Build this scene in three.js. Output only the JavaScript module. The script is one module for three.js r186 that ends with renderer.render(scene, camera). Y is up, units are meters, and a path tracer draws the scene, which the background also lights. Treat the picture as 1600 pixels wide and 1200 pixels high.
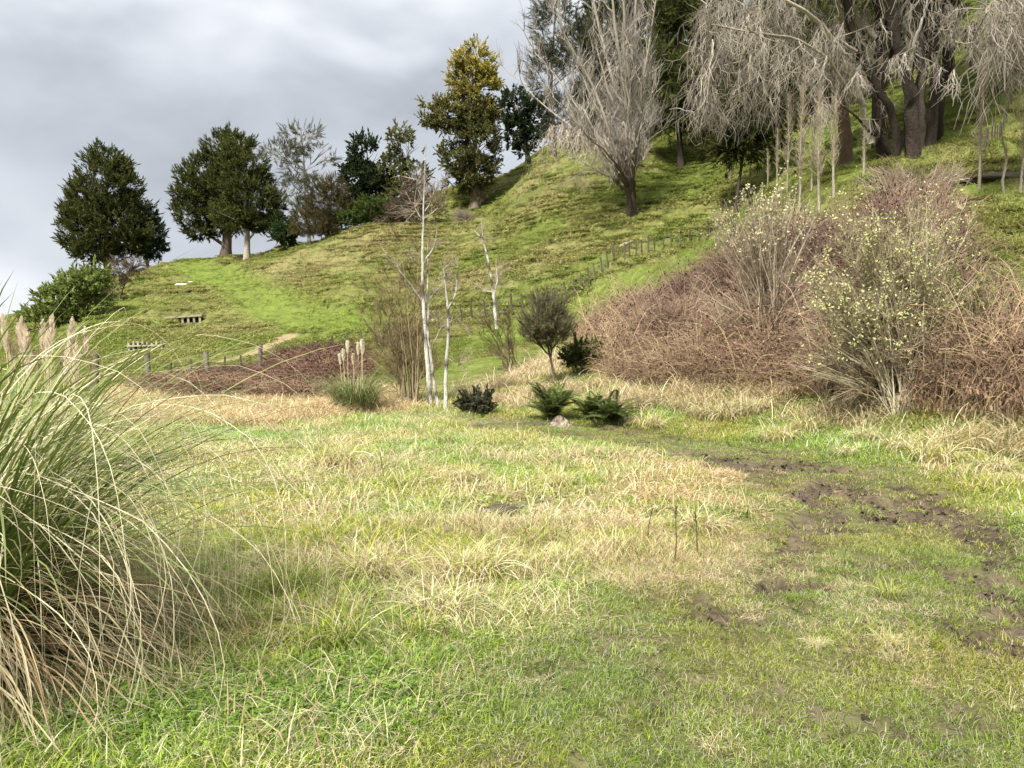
import * as THREE from 'three';

// ---------------------------------------------------------------- camera, sky, sun, exposure
const W = 1600, HT = 1200, FOV = 53, EYE = 1.6, PITCH = THREE.MathUtils.degToRad(2.85);
const FL = HT / 2 / Math.tan(THREE.MathUtils.degToRad(FOV / 2));
const scene = new THREE.Scene();
const camera = new THREE.PerspectiveCamera(FOV, W / HT, 0.05, 4000);
camera.position.set(0, EYE, 0);
camera.rotation.x = -PITCH;

const SUN_DIR = new THREE.Vector3(-0.3, 0.8, 0.56).normalize();
const SUN_POWER = 5, SUN_SIZE = 9, SKY_GAIN = 0.85, EXPOSURE = 1.7;

const sun = new THREE.DirectionalLight(new THREE.Color(1, 0.95, 0.86), SUN_POWER);
sun.position.copy(SUN_DIR).multiplyScalar(220).add(new THREE.Vector3(0, 0, -60));
sun.target.position.set(0, 8, -60);
sun.castShadow = true;
sun.shadow.radius = SUN_SIZE;
sun.shadow.mapSize.set(4096, 4096);
Object.assign(sun.shadow.camera, { left: -110, right: 110, top: 110, bottom: -110, near: 1, far: 500 });
scene.add(sun, sun.target);

const renderer = new THREE.WebGLRenderer({ antialias: true });
renderer.toneMapping = THREE.LinearToneMapping;
renderer.toneMappingExposure = EXPOSURE;
renderer.shadowMap.enabled = true;

// ---------------------------------------------------------------- random numbers and noise
function rng(seed) {
  let a = seed >>> 0;
  return () => { a = (a + 0x6D2B79F5) | 0; let t = Math.imul(a ^ (a >>> 15), 1 | a); t = (t + Math.imul(t ^ (t >>> 7), 61 | t)) ^ t; return ((t ^ (t >>> 14)) >>> 0) / 4294967296; };
}
function hash3(x, y, z) {
  let h = Math.imul(x, 374761393) + Math.imul(y, 668265263) + Math.imul(z, 2147483647 ^ 0x5bd1e995);
  h = Math.imul(h ^ (h >>> 13), 1274126177); h ^= h >>> 16;
  return (h >>> 0) / 4294967296;
}
const sm = t => t * t * (3 - 2 * t);
function noise2(x, z, s = 0) {
  const i = Math.floor(x), j = Math.floor(z), u = sm(x - i), v = sm(z - j);
  const a = hash3(i, j, s), b = hash3(i + 1, j, s), c = hash3(i, j + 1, s), d = hash3(i + 1, j + 1, s);
  return a + (b - a) * u + (c - a + (a - b - c + d) * u) * v;
}
function noise3(x, y, z) {
  const k = Math.floor(y), w = sm(y - k);
  return noise2(x, z, k * 7 + 3) * (1 - w) + noise2(x, z, (k + 1) * 7 + 3) * w;
}
function fbm2(x, z, o = 4, s = 0) { let v = 0, a = 0.5, n = 0; for (let k = 0; k < o; k++) { v += a * noise2(x, z, s + k * 13); n += a; a *= 0.5; x = x * 2.03 + 7.1; z = z * 2.03 - 3.7; } return v / n; }
function fbm3(x, y, z, o = 4) { let v = 0, a = 0.5, n = 0; for (let k = 0; k < o; k++) { v += a * noise3(x, y, z); n += a; a *= 0.5; x = x * 2.03 + 5.3; y = y * 2.03 + 1.7; z = z * 2.03 - 2.9; } return v / n; }
const clamp = (x, a = 0, b = 1) => Math.min(b, Math.max(a, x));
const step = (a, b, x) => sm(clamp((x - a) / (b - a)));
const lerp = (a, b, t) => a + (b - a) * t;
const V = (x, y, z) => new THREE.Vector3(x, y, z);

// ---------------------------------------------------------------- overcast sky
{
  const w = 3072, h = 1536, data = new Float32Array(w * h * 4);
  for (let j = 0; j < h; j++) for (let i = 0; i < w; i++) {
    const el = ((j + 0.5) / h - 0.5) * Math.PI, az = ((i + 0.5) / w - 0.5) * 2 * Math.PI;
    const dy = Math.sin(el), c = Math.cos(el), dx = c * Math.cos(az), dz = c * Math.sin(az);
    const y = Math.max(dy, 0);
    const k = (j * w + i) * 4;
    if (dy < -0.13) { data[k] = 0.12 * SKY_GAIN; data[k + 1] = 0.13 * SKY_GAIN; data[k + 2] = 0.08 * SKY_GAIN; data[k + 3] = 1; continue; }
    const wx = fbm3(dx * 2.2 + 11, y * 2.6, dz * 2.2 + 4, 3) - 0.5, wz = fbm3(dx * 2.2 - 5, y * 2.6 + 7, dz * 2.2 + 9, 3) - 0.5;
    const n = fbm3(dx * 3.1 + wx * 0.7 + 3, y * 5.2 + wz * 0.6, dz * 3.1 + wz * 0.7, 5);
    const m = fbm3(dx * 6 + wx * 0.9 + 3, y * 10 + wz * 0.9, dz * 6 + wz * 0.9 + 8, 6);
    const big = step(0.4, 0.6, n), fine = m - 0.5;
    let L = 0.395 + 0.2 * big + 0.42 * fine;
    const hz = Math.exp(-y * 7.5);
    L = lerp(L, 0.66 + 0.3 * (n - 0.5), hz * 0.85);           // paler towards the horizon
    L *= 1 + 0.8 * y * y * (1.6 - 0.6 * y);                   // an overcast sky is brightest overhead
    const warm = clamp((L - 0.36) * 2.2);
    let r = L * lerp(0.91, 0.985, warm), g = L * lerp(0.99, 1.0, warm), b = L * lerp(1.1, 1.05, warm);
    if (dy < 0) { const t = step(0, 0.12, -dy); r = lerp(r, 0.12, t); g = lerp(g, 0.13, t); b = lerp(b, 0.08, t); }
    data[k] = r * SKY_GAIN; data[k + 1] = g * SKY_GAIN; data[k + 2] = b * SKY_GAIN; data[k + 3] = 1;
  }
  const sky = new THREE.DataTexture(data, w, h, THREE.RGBAFormat, THREE.FloatType);
  sky.mapping = THREE.EquirectangularReflectionMapping;
  sky.magFilter = sky.minFilter = THREE.LinearFilter;
  sky.needsUpdate = true;
  scene.background = sky; scene.environment = sky;
}

// ---------------------------------------------------------------- surveying: photo pixel + distance -> place
const CP = Math.cos(PITCH), SP = Math.sin(PITCH);
function ray(px, py) { const u = (px - 800) / FL, v = -(py - 600) / FL; return V(u, v * CP - SP, -(CP + v * SP)); }
function P(px, py, d) { const r = ray(px, py), t = d / -r.z; return V(r.x * t, EYE + r.y * t, r.z * t); }
function flat(px, py) { const r = ray(px, py), t = EYE / -r.y; return V(r.x * t, 0, r.z * t); }
function proj(x, y, z) { const Y = y - EYE, f = -Y * SP - z * CP, u = Y * CP - z * SP; return [800 + FL * x / f, 600 - FL * u / f, f]; }

// ---------------------------------------------------------------- terrain: a smooth surface through surveyed points
const survey = [
  // left face of the hill
  [300, 574, 44], [220, 545, 56], [290, 500, 66], [290, 450, 86], [290, 404, 112], [200, 432, 100], [150, 485, 76], [380, 430, 92], [400, 490, 70], [390, 560, 48],
  [350, 404, 114], [390, 404, 108], [440, 384, 110], [450, 440, 86], [500, 374, 104], [470, 500, 64], [560, 500, 58], [600, 440, 76], [600, 400, 86], [600, 358, 98], [540, 362, 102], [560, 450, 74],
  // saddle, knoll and the far paddock
  [720, 346, 102], [690, 352, 98], [690, 300, 130], [760, 285, 136], [830, 268, 142], [742, 322, 116], [780, 335, 92], [810, 290, 93], [842, 260, 96], [890, 240, 94], [940, 226, 92], [770, 345, 108], [800, 330, 114], [850, 312, 112], [900, 290, 112], [940, 275, 112], [640, 366, 112], [540, 384, 120], [600, 372, 114], [830, 296, 170], [740, 318, 165], [680, 335, 160], [900, 262, 150], [880, 300, 82], [850, 380, 70], [780, 400, 74], [700, 420, 76], [800, 440, 60], [690, 470, 58],
  // fence line and the gully
  [233, 606, 29.5], [325, 600, 32], [406, 590, 35], [480, 572, 41], [590, 542, 45], [700, 511, 48], [800, 491, 50], [900, 470, 52], [960, 413, 56], [1013, 402, 57.5], [1110, 376, 61], [560, 580, 33], [640, 575, 32],
  [740, 592, 26], [700, 562, 33], [800, 545, 34], [850, 620, 20], [860, 520, 38], [900, 505, 42], [930, 545, 29], [760, 560, 31],
  // slope round the bare poplar and up to the forest
  [988, 336, 70], [1060, 266, 86], [1130, 275, 76], [1050, 330, 70], [1000, 430, 50], [1120, 394, 51], [1070, 215, 98], [1200, 292, 50], [1180, 230, 75], [1300, 242, 50], [1100, 120, 120], [950, 150, 125], [1000, 60, 160],
  // bank on the right
  [980, 645, 16.6], [1000, 604, 19], [950, 565, 23], [920, 505, 33], [1010, 500, 30], [1130, 412, 31], [1300, 655, 13.6], [1300, 520, 17.5], [1300, 420, 21], [1250, 350, 27], [1150, 600, 16.5], [1150, 500, 22], [1430, 690, 11.6], [1430, 560, 14.3], [1430, 420, 18.5],
  [1560, 705, 11], [1560, 560, 13.5], [1560, 420, 18], [1590, 310, 24], [1400, 300, 27], [1400, 248, 32], [1480, 155, 46], [1560, 200, 38], [1600, 130, 42], [1560, 60, 66], [1320, 272, 38], [1300, 120, 85], [1450, 0, 86], [1700, 400, 20], [1700, 640, 11.5], [1750, 200, 35],
].map(([a, b, d]) => P(a, b, d));
for (const [x, z, y] of [[-2, -2, 0], [2, -2, 0], [0, -5, 0], [-4, -5, 0], [4, -5, 0], [-7, -9, 0], [-3, -9, 0], [1, -9, 0], [5, -8.6, 0], [-11, -14, 0], [-6, -14, 0], [-2, -13, 0], [2, -13, 0.0], [4.6, -12.3, 0.02], [-15, -20, 0], [-10, -20, 0], [-5, -19, 0], [-1.5, -18, 0.02], [1.5, -16.5, 0.05],
  [-12, -26, 0.02], [-7, -25, 0.02], [-20, -30, 0], [-30, -38, -0.1], [-9, 2, 0], [8, 2, 0], [0, 8, 0], [12, -4, 0.1], [-20, 0, 0], [14, 8, 0.1], [-15, 20, 0], [15, 25, 0.2], [0, 40, 0],
  [-46, -58, -0.8], [-60, -75, -0.6], [-60, -40, -0.5], [-85, -110, -0.5], [-72, -118, 5], [-95, -160, 0], [-110, -60, 0], [-60, 30, 0], [30, -4, 3], [45, -20, 12], [60, 20, 8], [70, -40, 26], [45, -60, 30], [90, -80, 46], [60, -110, 50], [45, -150, 52], [-30, -190, 18], [0, -190, 24], [-60, -170, 11], [80, -170, 60], [0, 110, 0], [-120, 60, 0], [120, 60, 20]])
  survey.push(V(x, y, z));
const MQ = (() => {
  const n = survey.length, c2 = 9, A = [], key = (a, b) => Math.sqrt((a.x - b.x) ** 2 + (a.z - b.z) ** 2 + c2);
  for (let i = 0; i < n; i++) { A.push(new Float64Array(n + 2)); for (let j = 0; j < n; j++) A[i][j] = key(survey[i], survey[j]); A[i][i] -= 0.02; A[i][n] = 1; A[i][n + 1] = survey[i].y; }
  const last = new Float64Array(n + 2).fill(1); last[n] = 0; last[n + 1] = 0; A.push(last);
  const m = n + 1;
  for (let k = 0; k < m; k++) {
    let p = k; for (let i = k + 1; i < m; i++) if (Math.abs(A[i][k]) > Math.abs(A[p][k])) p = i;
    [A[k], A[p]] = [A[p], A[k]];
    for (let i = k + 1; i < m; i++) { const f = A[i][k] / A[k][k]; if (f) for (let j = k; j <= m; j++) A[i][j] -= f * A[k][j]; }
  }
  const w = new Float64Array(m);
  for (let k = m - 1; k >= 0; k--) { let s = A[k][m]; for (let j = k + 1; j < m; j++) s -= A[k][j] * w[j]; w[k] = s / A[k][k]; }
  const X = Float64Array.from(survey, p => p.x), Z = Float64Array.from(survey, p => p.z);
  return (x, z) => { let s = w[n]; for (let i = 0; i < n; i++) { const a = x - X[i], b = z - Z[i]; s += w[i] * Math.sqrt(a * a + b * b + c2); } return s; };
})();

// ---- zones of the field, laid out on the ground
function zone(px, py, rx, ry, k = 1) {
  const c = flat(px, py), n = flat(px, py + ry), f = flat(px, Math.max(py - ry, 575));
  return { x: c.x, z: c.z, ax: rx * -c.z / FL, az: Math.max(0.05, Math.abs(n.z - f.z) / 2), k };
}
const inZone = (list, x, z) => { let v = 0; for (const o of list) { const a = (x - o.x) / o.ax, b = (z - o.z) / o.az, q = a * a + b * b; if (q < 6) v = Math.max(v, o.k * Math.exp(-q)); } return v; };
const mudZones = [[1290, 765, 80, 22, 1], [1380, 795, 80, 20, 1], [1215, 728, 130, 9, 0.9], [1110, 712, 90, 6, 0.9], [1430, 770, 60, 8, 0.7], [1520, 832, 70, 14, 0.85], [1275, 905, 80, 14, 0.95], [1390, 888, 110, 9, 0.9], [1585, 945, 50, 70, 1.1], [1560, 1005, 50, 45, 1], [865, 1040, 34, 10, 0.9], [792, 800, 44, 14, 0.9], [1330, 1140, 120, 45, 0.5], [1160, 940, 120, 30, 0.55], [1510, 890, 70, 16, 0.8], [1330, 830, 90, 20, 0.5], [1010, 690, 60, 4, 0.5]].map(a => zone(...a));
const dryZones = [[960, 800, 290, 105, 1], [1010, 735, 260, 40, 1], [520, 710, 110, 50, 0.9], [730, 880, 130, 65, 0.75], [430, 645, 260, 20, 1], [300, 720, 120, 60, 0.7], [1100, 860, 130, 60, 0.9], [640, 820, 110, 50, 0.6], [480, 840, 90, 60, 0.6], [740, 740, 90, 40, 0.7], [560, 960, 120, 50, 0.5], [1140, 1090, 90, 30, 0.5], [640, 655, 200, 12, 0.6], [1500, 740, 200, 16, 0.6], [900, 900, 140, 50, 0.8], [850, 750, 200, 40, 0.9], [1130, 790, 110, 60, 1], [1420, 1110, 220, 80, 0.4], [1130, 1010, 130, 40, 0.4], [1450, 960, 120, 40, 0.35], [520, 800, 160, 60, 0.6]].map(a => zone(...a));
const lushZones = [[300, 1100, 260, 90, 1], [560, 1050, 160, 90, 0.8], [900, 1080, 220, 90, 0.7], [1540, 1120, 120, 80, 0.7], [1380, 930, 90, 40, 0.6], [420, 680, 130, 14, 0.8], [620, 740, 60, 20, 0.7], [700, 690, 60, 10, 0.6], [1250, 1020, 90, 40, 0.4]].map(a => zone(...a));
const cloverZones = [[330, 1120, 220, 90, 1], [520, 1100, 120, 60, 0.6], [180, 1180, 160, 60, 1], [620, 990, 60, 30, 0.3]].map(a => zone(...a));
const trackLine = [[800, 664], [900, 671], [1000, 682], [1150, 706], [1300, 748], [1400, 805], [1400, 900], [1300, 1040], [1230, 1200], [1200, 1700]].map(a => flat(...a));
const trackSide = [[1400, 830], [1560, 880], [1640, 960], [1700, 1100]].map(a => flat(...a));
function lineDist(line, x, z) {
  let best = 1e9;
  for (let i = 0; i + 1 < line.length; i++) {
    const a = line[i], b = line[i + 1], dx = b.x - a.x, dz = b.z - a.z, t = clamp(((x - a.x) * dx + (z - a.z) * dz) / (dx * dx + dz * dz));
    best = Math.min(best, Math.hypot(x - a.x - dx * t, z - a.z - dz * t));
  }
  return best;
}
const trackAt = (x, z) => (z < -20 || z > 4) ? 0 : Math.max(step(1.75, 0.9, lineDist(trackLine, x, z) + (noise2(x * 1.3, z * 1.3, 5) - 0.5) * 0.9), step(1.1, 0.5, lineDist(trackSide, x, z) + (noise2(x * 1.3, z * 1.3, 6) - 0.5) * 0.6));
const mudAt = (x, z) => (z < -22 || z > 2) ? 0 : clamp(Math.max(inZone(mudZones, x, z) * 2.1 * step(0.25, 0.62, fbm2(x * 3.6, z * 3.6, 5, 31)), rutAt(x, z) * (0.3 + 0.7 * step(0.3, 0.6, fbm2(x * 3.6, z * 3.6, 4, 31)))) * 1.1 - 0.05);
const rutAt = (x, z) => { if (z < -17 || z > 3) return 0; const d = lineDist(trackLine, x, z) + (noise2(x * 0.9, z * 0.9, 8) - 0.5) * 0.3; return Math.max(step(0.3, 0.08, Math.abs(d - 0.62)), 0) * step(0.16, 0.42, noise2(x * 0.7, z * 0.7, 15) * 0.6 + noise2(x * 2.4, z * 2.4, 16) * 0.4); };
const hollow = flat(785, 797);
const roadLine = [P(60, 579, 40), P(160, 578, 41), P(240, 579, 41), P(330, 571, 45), P(400, 556, 51), P(450, 545, 56)];

let bench = null;
function relief(x, z, b) {                                     // everything finer than the surveyed points
  const r = Math.hypot(x, z), hill = step(1.2, 4, b) * step(12, 30, r);
  let y = (fbm2(x * 0.9, z * 0.9, 3, 51) - 0.5) * 0.12 * (1 - 0.4 * hill);
  if (r < 22) {
    const m = mudAt(x, z);
    y += -0.06 * m - 0.02 * trackAt(x, z) + m * (fbm2(x * 8, z * 8, 3, 57) - 0.5) * 0.16;
    const hd = Math.hypot((x - hollow.x) / 0.42, (z - hollow.z) / 0.3); y -= 0.16 * Math.exp(-hd * hd);
  }
  if (hill > 0) {
    if (bench) y -= 0.55 * bench(x, z);
    const f = fbm2(x * 0.22, z * 0.22, 3, 61), g = fbm2(x * 0.07, z * 0.07, 2, 67);
    const s = b / 0.72 + f * 4.2, w = s - Math.floor(s);
    y += hill * (0.19 * Math.sin(w * 6.283 + 0.6 * Math.sin(w * 6.283)) * (0.35 + 0.65 * step(0.3, 0.6, f + 0.1)) + (f - 0.5) * 1.1 + (g - 0.5) * 1.2 * step(40, 60, r));
    y += hill * (fbm2(x * 1.7, z * 1.7, 2, 71) - 0.5) * 0.3;
  }
  return y;
}
function H(x, z) {
  const r = Math.hypot(x, z);
  let b = MQ(x, z);
  if (r > 170) b = lerp(b, x > 0 ? clamp(x * 0.35, 0, 45) : 0, step(170, 420, r));
  return b + relief(x, z, b);
}
function hit(px, py) {                                         // where the line of sight through a pixel meets the ground
  const r = ray(px, py).normalize(), o = V(0, EYE, 0); let t = 2, prev = 2;
  for (; t < 400; prev = t, t *= 1.012) { const p = o.clone().addScaledVector(r, t); if (p.y < H(p.x, p.z)) break; }
  for (let k = 0; k < 14; k++) { const m = (prev + t) / 2, p = o.clone().addScaledVector(r, m); if (p.y < H(p.x, p.z)) t = m; else prev = m; }
  return o.clone().addScaledVector(r, t);
}
const ground = (p, dy = 0) => V(p.x, H(p.x, p.z) + dy, p.z);

// ---------------------------------------------------------------- mesh builder
class MB {
  constructor() { this.p = []; this.n = []; this.u = []; this.c = []; this.i = []; }
  get count() { return this.p.length / 3; }
  v(p, n, c = [1, 1, 1], u = 0, w = 0) { this.p.push(p.x, p.y, p.z); this.n.push(n.x, n.y, n.z); this.c.push(c[0], c[1], c[2]); this.u.push(u, w); return this.count - 1; }
  tri(a, b, c) { this.i.push(a, b, c); }
  tube(pts, radii, sides = 6, col = [1, 1, 1], cap = true) {
    let up = V(0.31, 0.12, 0.94), base = this.count, along = 0; const N = pts.length, radii0 = typeof radii === 'function' ? radii(0.5, 0) : radii[0];
    for (let k = 0; k < N; k++) {
      const t = pts[Math.min(k + 1, N - 1)].clone().sub(pts[Math.max(k - 1, 0)]).normalize();
      up.addScaledVector(t, -up.dot(t)); if (up.lengthSq() < 1e-6) up.set(1, 0, 0).addScaledVector(t, -t.x); up.normalize();
      const sd = t.clone().cross(up);
      if (k) along += pts[k].distanceTo(pts[k - 1]);
      for (let s = 0; s <= sides; s++) {
        const a = s / sides * 2 * Math.PI, n = up.clone().multiplyScalar(Math.cos(a)).addScaledVector(sd, Math.sin(a));
        const rr = typeof radii === 'function' ? radii(k / (N - 1), a) : radii[k], c = typeof col === 'function' ? col(k / (N - 1), sides > 7 ? pts[k].clone().addScaledVector(n, rr) : pts[k]) : col;
        this.v(pts[k].clone().addScaledVector(n, rr), n, c, s / sides * Math.max(1, Math.round(radii0 * 6)), along * 0.35);
      }
    }
    for (let k = 0; k + 1 < N; k++) for (let s = 0; s < sides; s++) { const a = base + k * (sides + 1) + s, b = a + sides + 1; this.i.push(a, a + 1, b, b, a + 1, b + 1); }
    if (cap) { const t = pts[N - 1].clone().sub(pts[N - 2]).normalize(), q = this.v(pts[N - 1], t, typeof col === 'function' ? col(1, pts[N - 1]) : col, 0.5, along); const b = base + (N - 1) * (sides + 1); for (let s = 0; s < sides; s++) this.i.push(b + s, b + s + 1, q); }
  }
  ribbon(pts, widths, side, col) {                             // a leaf blade: side(k) is the direction across it
    const base = this.count, N = pts.length;
    for (let k = 0; k < N; k++) {
      const t = pts[Math.min(k + 1, N - 1)].clone().sub(pts[Math.max(k - 1, 0)]).normalize();
      const s = side(k).clone(); s.addScaledVector(t, -s.dot(t)).normalize();
      const n = s.clone().cross(t).normalize(), c = typeof col === 'function' ? col(k / (N - 1)) : col, w = widths[k] / 2;
      if (k === N - 1) this.v(pts[k], n, c, 0.5, 1);
      else { this.v(pts[k].clone().addScaledVector(s, -w), n, c, 0, k / (N - 1)); this.v(pts[k].clone().addScaledVector(s, w), n, c, 1, k / (N - 1)); }
    }
    for (let k = 0; k + 1 < N; k++) { const a = base + k * 2; if (k === N - 2) this.i.push(a, a + 1, a + 2); else this.i.push(a, a + 1, a + 2, a + 2, a + 1, a + 3); }
  }
  leaf(p, dir, side, len, wid, col) {                          // a pointed leaf of two folded halves
    const n = side.clone().cross(dir).normalize(), m = p.clone().addScaledVector(dir, len * 0.45).addScaledVector(n, -wid * 0.12), e = p.clone().addScaledVector(dir, len);
    const a = this.v(p, n, col), b = this.v(m.clone().addScaledVector(side, wid / 2).addScaledVector(n, wid * 0.2), n, col), c = this.v(e, n, col), d = this.v(m.clone().addScaledVector(side, -wid / 2).addScaledVector(n, wid * 0.2), n, col);
    this.i.push(a, b, c, a, c, d);
  }
  box(c, sx, sy, sz, rot, col = [1, 1, 1]) {                   // a box with slightly bevelled edges
    const g = new THREE.BoxGeometry(sx, sy, sz), m = new THREE.Matrix4().compose(c, rot || new THREE.Quaternion(), V(1, 1, 1)), nm = new THREE.Matrix3().getNormalMatrix(m), b = this.count;
    const p = g.attributes.position, n = g.attributes.normal;
    for (let k = 0; k < p.count; k++) this.v(V().fromBufferAttribute(p, k).applyMatrix4(m), V().fromBufferAttribute(n, k).applyMatrix3(nm), col, g.attributes.uv.getX(k) * sx, g.attributes.uv.getY(k) * sy);
    for (const k of g.index.array) this.i.push(b + k);
  }
  geo() {
    const g = new THREE.BufferGeometry();
    g.setAttribute('position', new THREE.BufferAttribute(new Float32Array(this.p), 3));
    g.setAttribute('normal', new THREE.BufferAttribute(new Float32Array(this.n), 3));
    g.setAttribute('uv', new THREE.BufferAttribute(new Float32Array(this.u), 2));
    g.setAttribute('color', new THREE.BufferAttribute(new Float32Array(this.c), 3));
    g.setIndex(this.i);
    return g;
  }
  build(name, mat, parent) { return part(name, this.geo(), mat, parent); }
}
const used = {};
function numbered(name) { const k = used[name] = (used[name] ?? -1) + 1; return k ? `${name}_${String(k).padStart(3, '0')}` : name; }
function part(name, geo, mat, parent) {
  const m = new THREE.Mesh(geo, mat); m.castShadow = m.receiveShadow = true;
  m.name = name;
  if (parent) parent.add(m); return m;
}
function tag(o, label, category, group, kind) { o.userData = { label, category }; if (group) o.userData.group = group; if (kind) o.userData.kind = kind; return o; }
function thing(name, pos, label, category, group) { const g = new THREE.Group(); g.name = numbered(name); g.position.copy(pos); scene.add(g); return tag(g, label, category, group); }
function copyOf(src, pos, turn, s, label) { const c = src.clone(); c.name = numbered(src.name.replace(/_\d{3}$/, '')); c.position.copy(pos); c.rotation.y = turn; if (Array.isArray(s)) c.scale.set(...s); else c.scale.setScalar(s); c.userData = { ...src.userData }; if (label) c.userData.label = label; scene.add(c); return c; }
function instanced(name, geo, mat, list, parent) {             // list of { p, q, s, c }
  const m = new THREE.InstancedMesh(geo, mat, list.length), M = new THREE.Matrix4(), one = new THREE.Vector3(), col = new THREE.Color();
  list.forEach((o, k) => { if (typeof o.s === 'number') one.setScalar(o.s); else one.copy(o.s); m.setMatrixAt(k, M.compose(o.p, o.q, one)); if (o.c) m.setColorAt(k, col.setRGB(o.c[0], o.c[1], o.c[2])); });
  m.castShadow = m.receiveShadow = true; m.name = name; m.frustumCulled = false; if (parent) parent.add(m); return m;
}
const Y = V(0, 1, 0);
const qUp = (dir, spin = 0) => new THREE.Quaternion().setFromUnitVectors(Y, dir).multiply(new THREE.Quaternion().setFromAxisAngle(Y, spin));
const qY = a => new THREE.Quaternion().setFromAxisAngle(Y, a);
const mix3 = (a, b, t) => [lerp(a[0], b[0], t), lerp(a[1], b[1], t), lerp(a[2], b[2], t)];
const mul3 = (a, k) => [a[0] * k, a[1] * k, a[2] * k];
const rdir = R => { const z = R() * 2 - 1, a = R() * 2 * Math.PI, s = Math.sqrt(1 - z * z); return V(s * Math.cos(a), z, s * Math.sin(a)); };

// ---------------------------------------------------------------- materials
function noiseTexture(size, f, srgb) {
  const d = new Uint8Array(size * size * 4);
  for (let j = 0; j < size; j++) for (let i = 0; i < size; i++) { const v = f(i / size, j / size), k = (j * size + i) * 4; d[k] = d[k + 1] = d[k + 2] = clamp(v) * 255; d[k + 3] = 255; }
  const t = new THREE.DataTexture(d, size, size); t.wrapS = t.wrapT = THREE.RepeatWrapping; t.magFilter = THREE.LinearFilter; t.minFilter = THREE.LinearMipmapLinearFilter; t.generateMipmaps = true; t.needsUpdate = true;
  if (srgb) t.colorSpace = THREE.SRGBColorSpace; return t;
}
const tileNoise = (u, v, f, o, s) => {                         // noise that wraps round
  const b = (x, z) => fbm2(x * f, z * f, o, s), w = (a, c, t) => a * (1 - t) + c * t, tu = step(0.75, 1, u), tv = step(0.75, 1, v);
  return w(w(b(u, v), b(u - 1, v), tu), w(b(u, v - 1), b(u - 1, v - 1), tu), tv);
};
const grain = noiseTexture(512, (u, v) => 0.1 + 0.9 * tileNoise(u, v, 24, 5, 77));
const barkBump = noiseTexture(512, (u, v) => { const r = tileNoise(u, v, 9, 4, 91); return clamp(1.5 * Math.abs(tileNoise(u * 1, v, 22, 3, 95) - 0.5) + 0.4 * r); });
const crumb = noiseTexture(512, (u, v) => 0.42 + 0.85 * (0.5 * tileNoise(u, v, 40, 4, 79) + 0.5 * tileNoise(u, v, 9, 3, 83)) );
const soilMat = new THREE.MeshPhysicalMaterial({ specularIntensity: 0.12, vertexColors: true, roughness: 1, map: crumb, bumpMap: grain, bumpScale: 0.08 });
const leafMat = (o = {}) => new THREE.MeshPhysicalMaterial({ vertexColors: true, roughness: 1, side: THREE.DoubleSide, transmission: 0.35, thickness: 0, specularIntensity: 0.06, ...o });
const grassMat = leafMat({ transmission: 0.4 });
const strawMat = leafMat({ transmission: 0.3 });
const crownMat = leafMat({ transmission: 0.3 });
const bladeMat = leafMat({ transmission: 0.25, roughness: 0.6, specularIntensity: 0.3 });
const twigMat = new THREE.MeshPhysicalMaterial({ specularIntensity: 0.12, vertexColors: true, roughness: 0.95 });
const barkMat = new THREE.MeshPhysicalMaterial({ specularIntensity: 0.12, vertexColors: true, roughness: 0.95, bumpMap: barkBump, bumpScale: 0.06 });
const woodMat = new THREE.MeshPhysicalMaterial({ specularIntensity: 0.12, vertexColors: true, roughness: 0.95, bumpMap: grain, bumpScale: 0.01 });
const stoneMat = new THREE.MeshStandardMaterial({ vertexColors: true, roughness: 0.9, bumpMap: grain, bumpScale: 0.02 });
const wireMat = new THREE.MeshStandardMaterial({ color: 0x77756e, roughness: 0.6, metalness: 0.6 });

// ---------------------------------------------------------------- ground sheet
const GREEN = [0.178, 0.216, 0.05], OLIVE = [0.235, 0.24, 0.078], TAN = [0.36, 0.29, 0.16], SOIL = [0.1, 0.077, 0.055], BRIGHT = [0.2, 0.265, 0.052];
const tanSpots = [[455, 425, 8], [870, 290, 4], [770, 430, 6], [590, 375, 8], [840, 275, 4], [390, 515, 3]].map(([a, b, r]) => { const p = hit(a, b); return { x: p.x, z: p.z, r }; });
const pathLine = [hit(295, 408), hit(330, 420), hit(390, 450), hit(440, 480), hit(500, 492), hit(570, 497)];
const pathAt = (x, z) => z > -45 ? 0 : step(4.5, 1.5, lineDist(pathLine, x, z));
bench = (x, z) => z > -45 ? 0 : step(3.4, 1.9, lineDist(pathLine, x, z));
const brightPatch = [[1020, 425], [960, 450], [1090, 398], [900, 490], [860, 510]].map(a => hit(...a));
const brightAt = (x, z) => { let v = 0; for (const p of brightPatch) v = Math.max(v, Math.exp(-(((x - p.x) / 5) ** 2 + ((z - p.z) / 5) ** 2))); const q = Math.hypot(x - gully.x, (z - gully.z) * 0.6); return Math.max(step(0.2, 0.6, v), step(4, 2, q)); };
const gully = hit(745, 590);
function hillTone(x, z, y) {
  const a = fbm2(x * 0.16, z * 0.16, 4, 101), b = fbm2(x * 0.9, z * 0.9, 3, 103);
  let c = mix3(GREEN, OLIVE, step(0.35, 0.65, a + (b - 0.5) * 0.5));
  let t = 0; for (const s of tanSpots) { const q = ((x - s.x) ** 2 + (z - s.z) ** 2) / (s.r * s.r); if (q < 5) t = Math.max(t, Math.exp(-q)); }
  c = mix3(c, TAN, clamp(t * 0.45 * (0.5 + b) + step(0.66, 0.82, a) * 0.12));
  c = mix3(c, BRIGHT, Math.max(pathAt(x, z) * 0.8, brightAt(x, z) * 0.85));
  return c;
}
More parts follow.
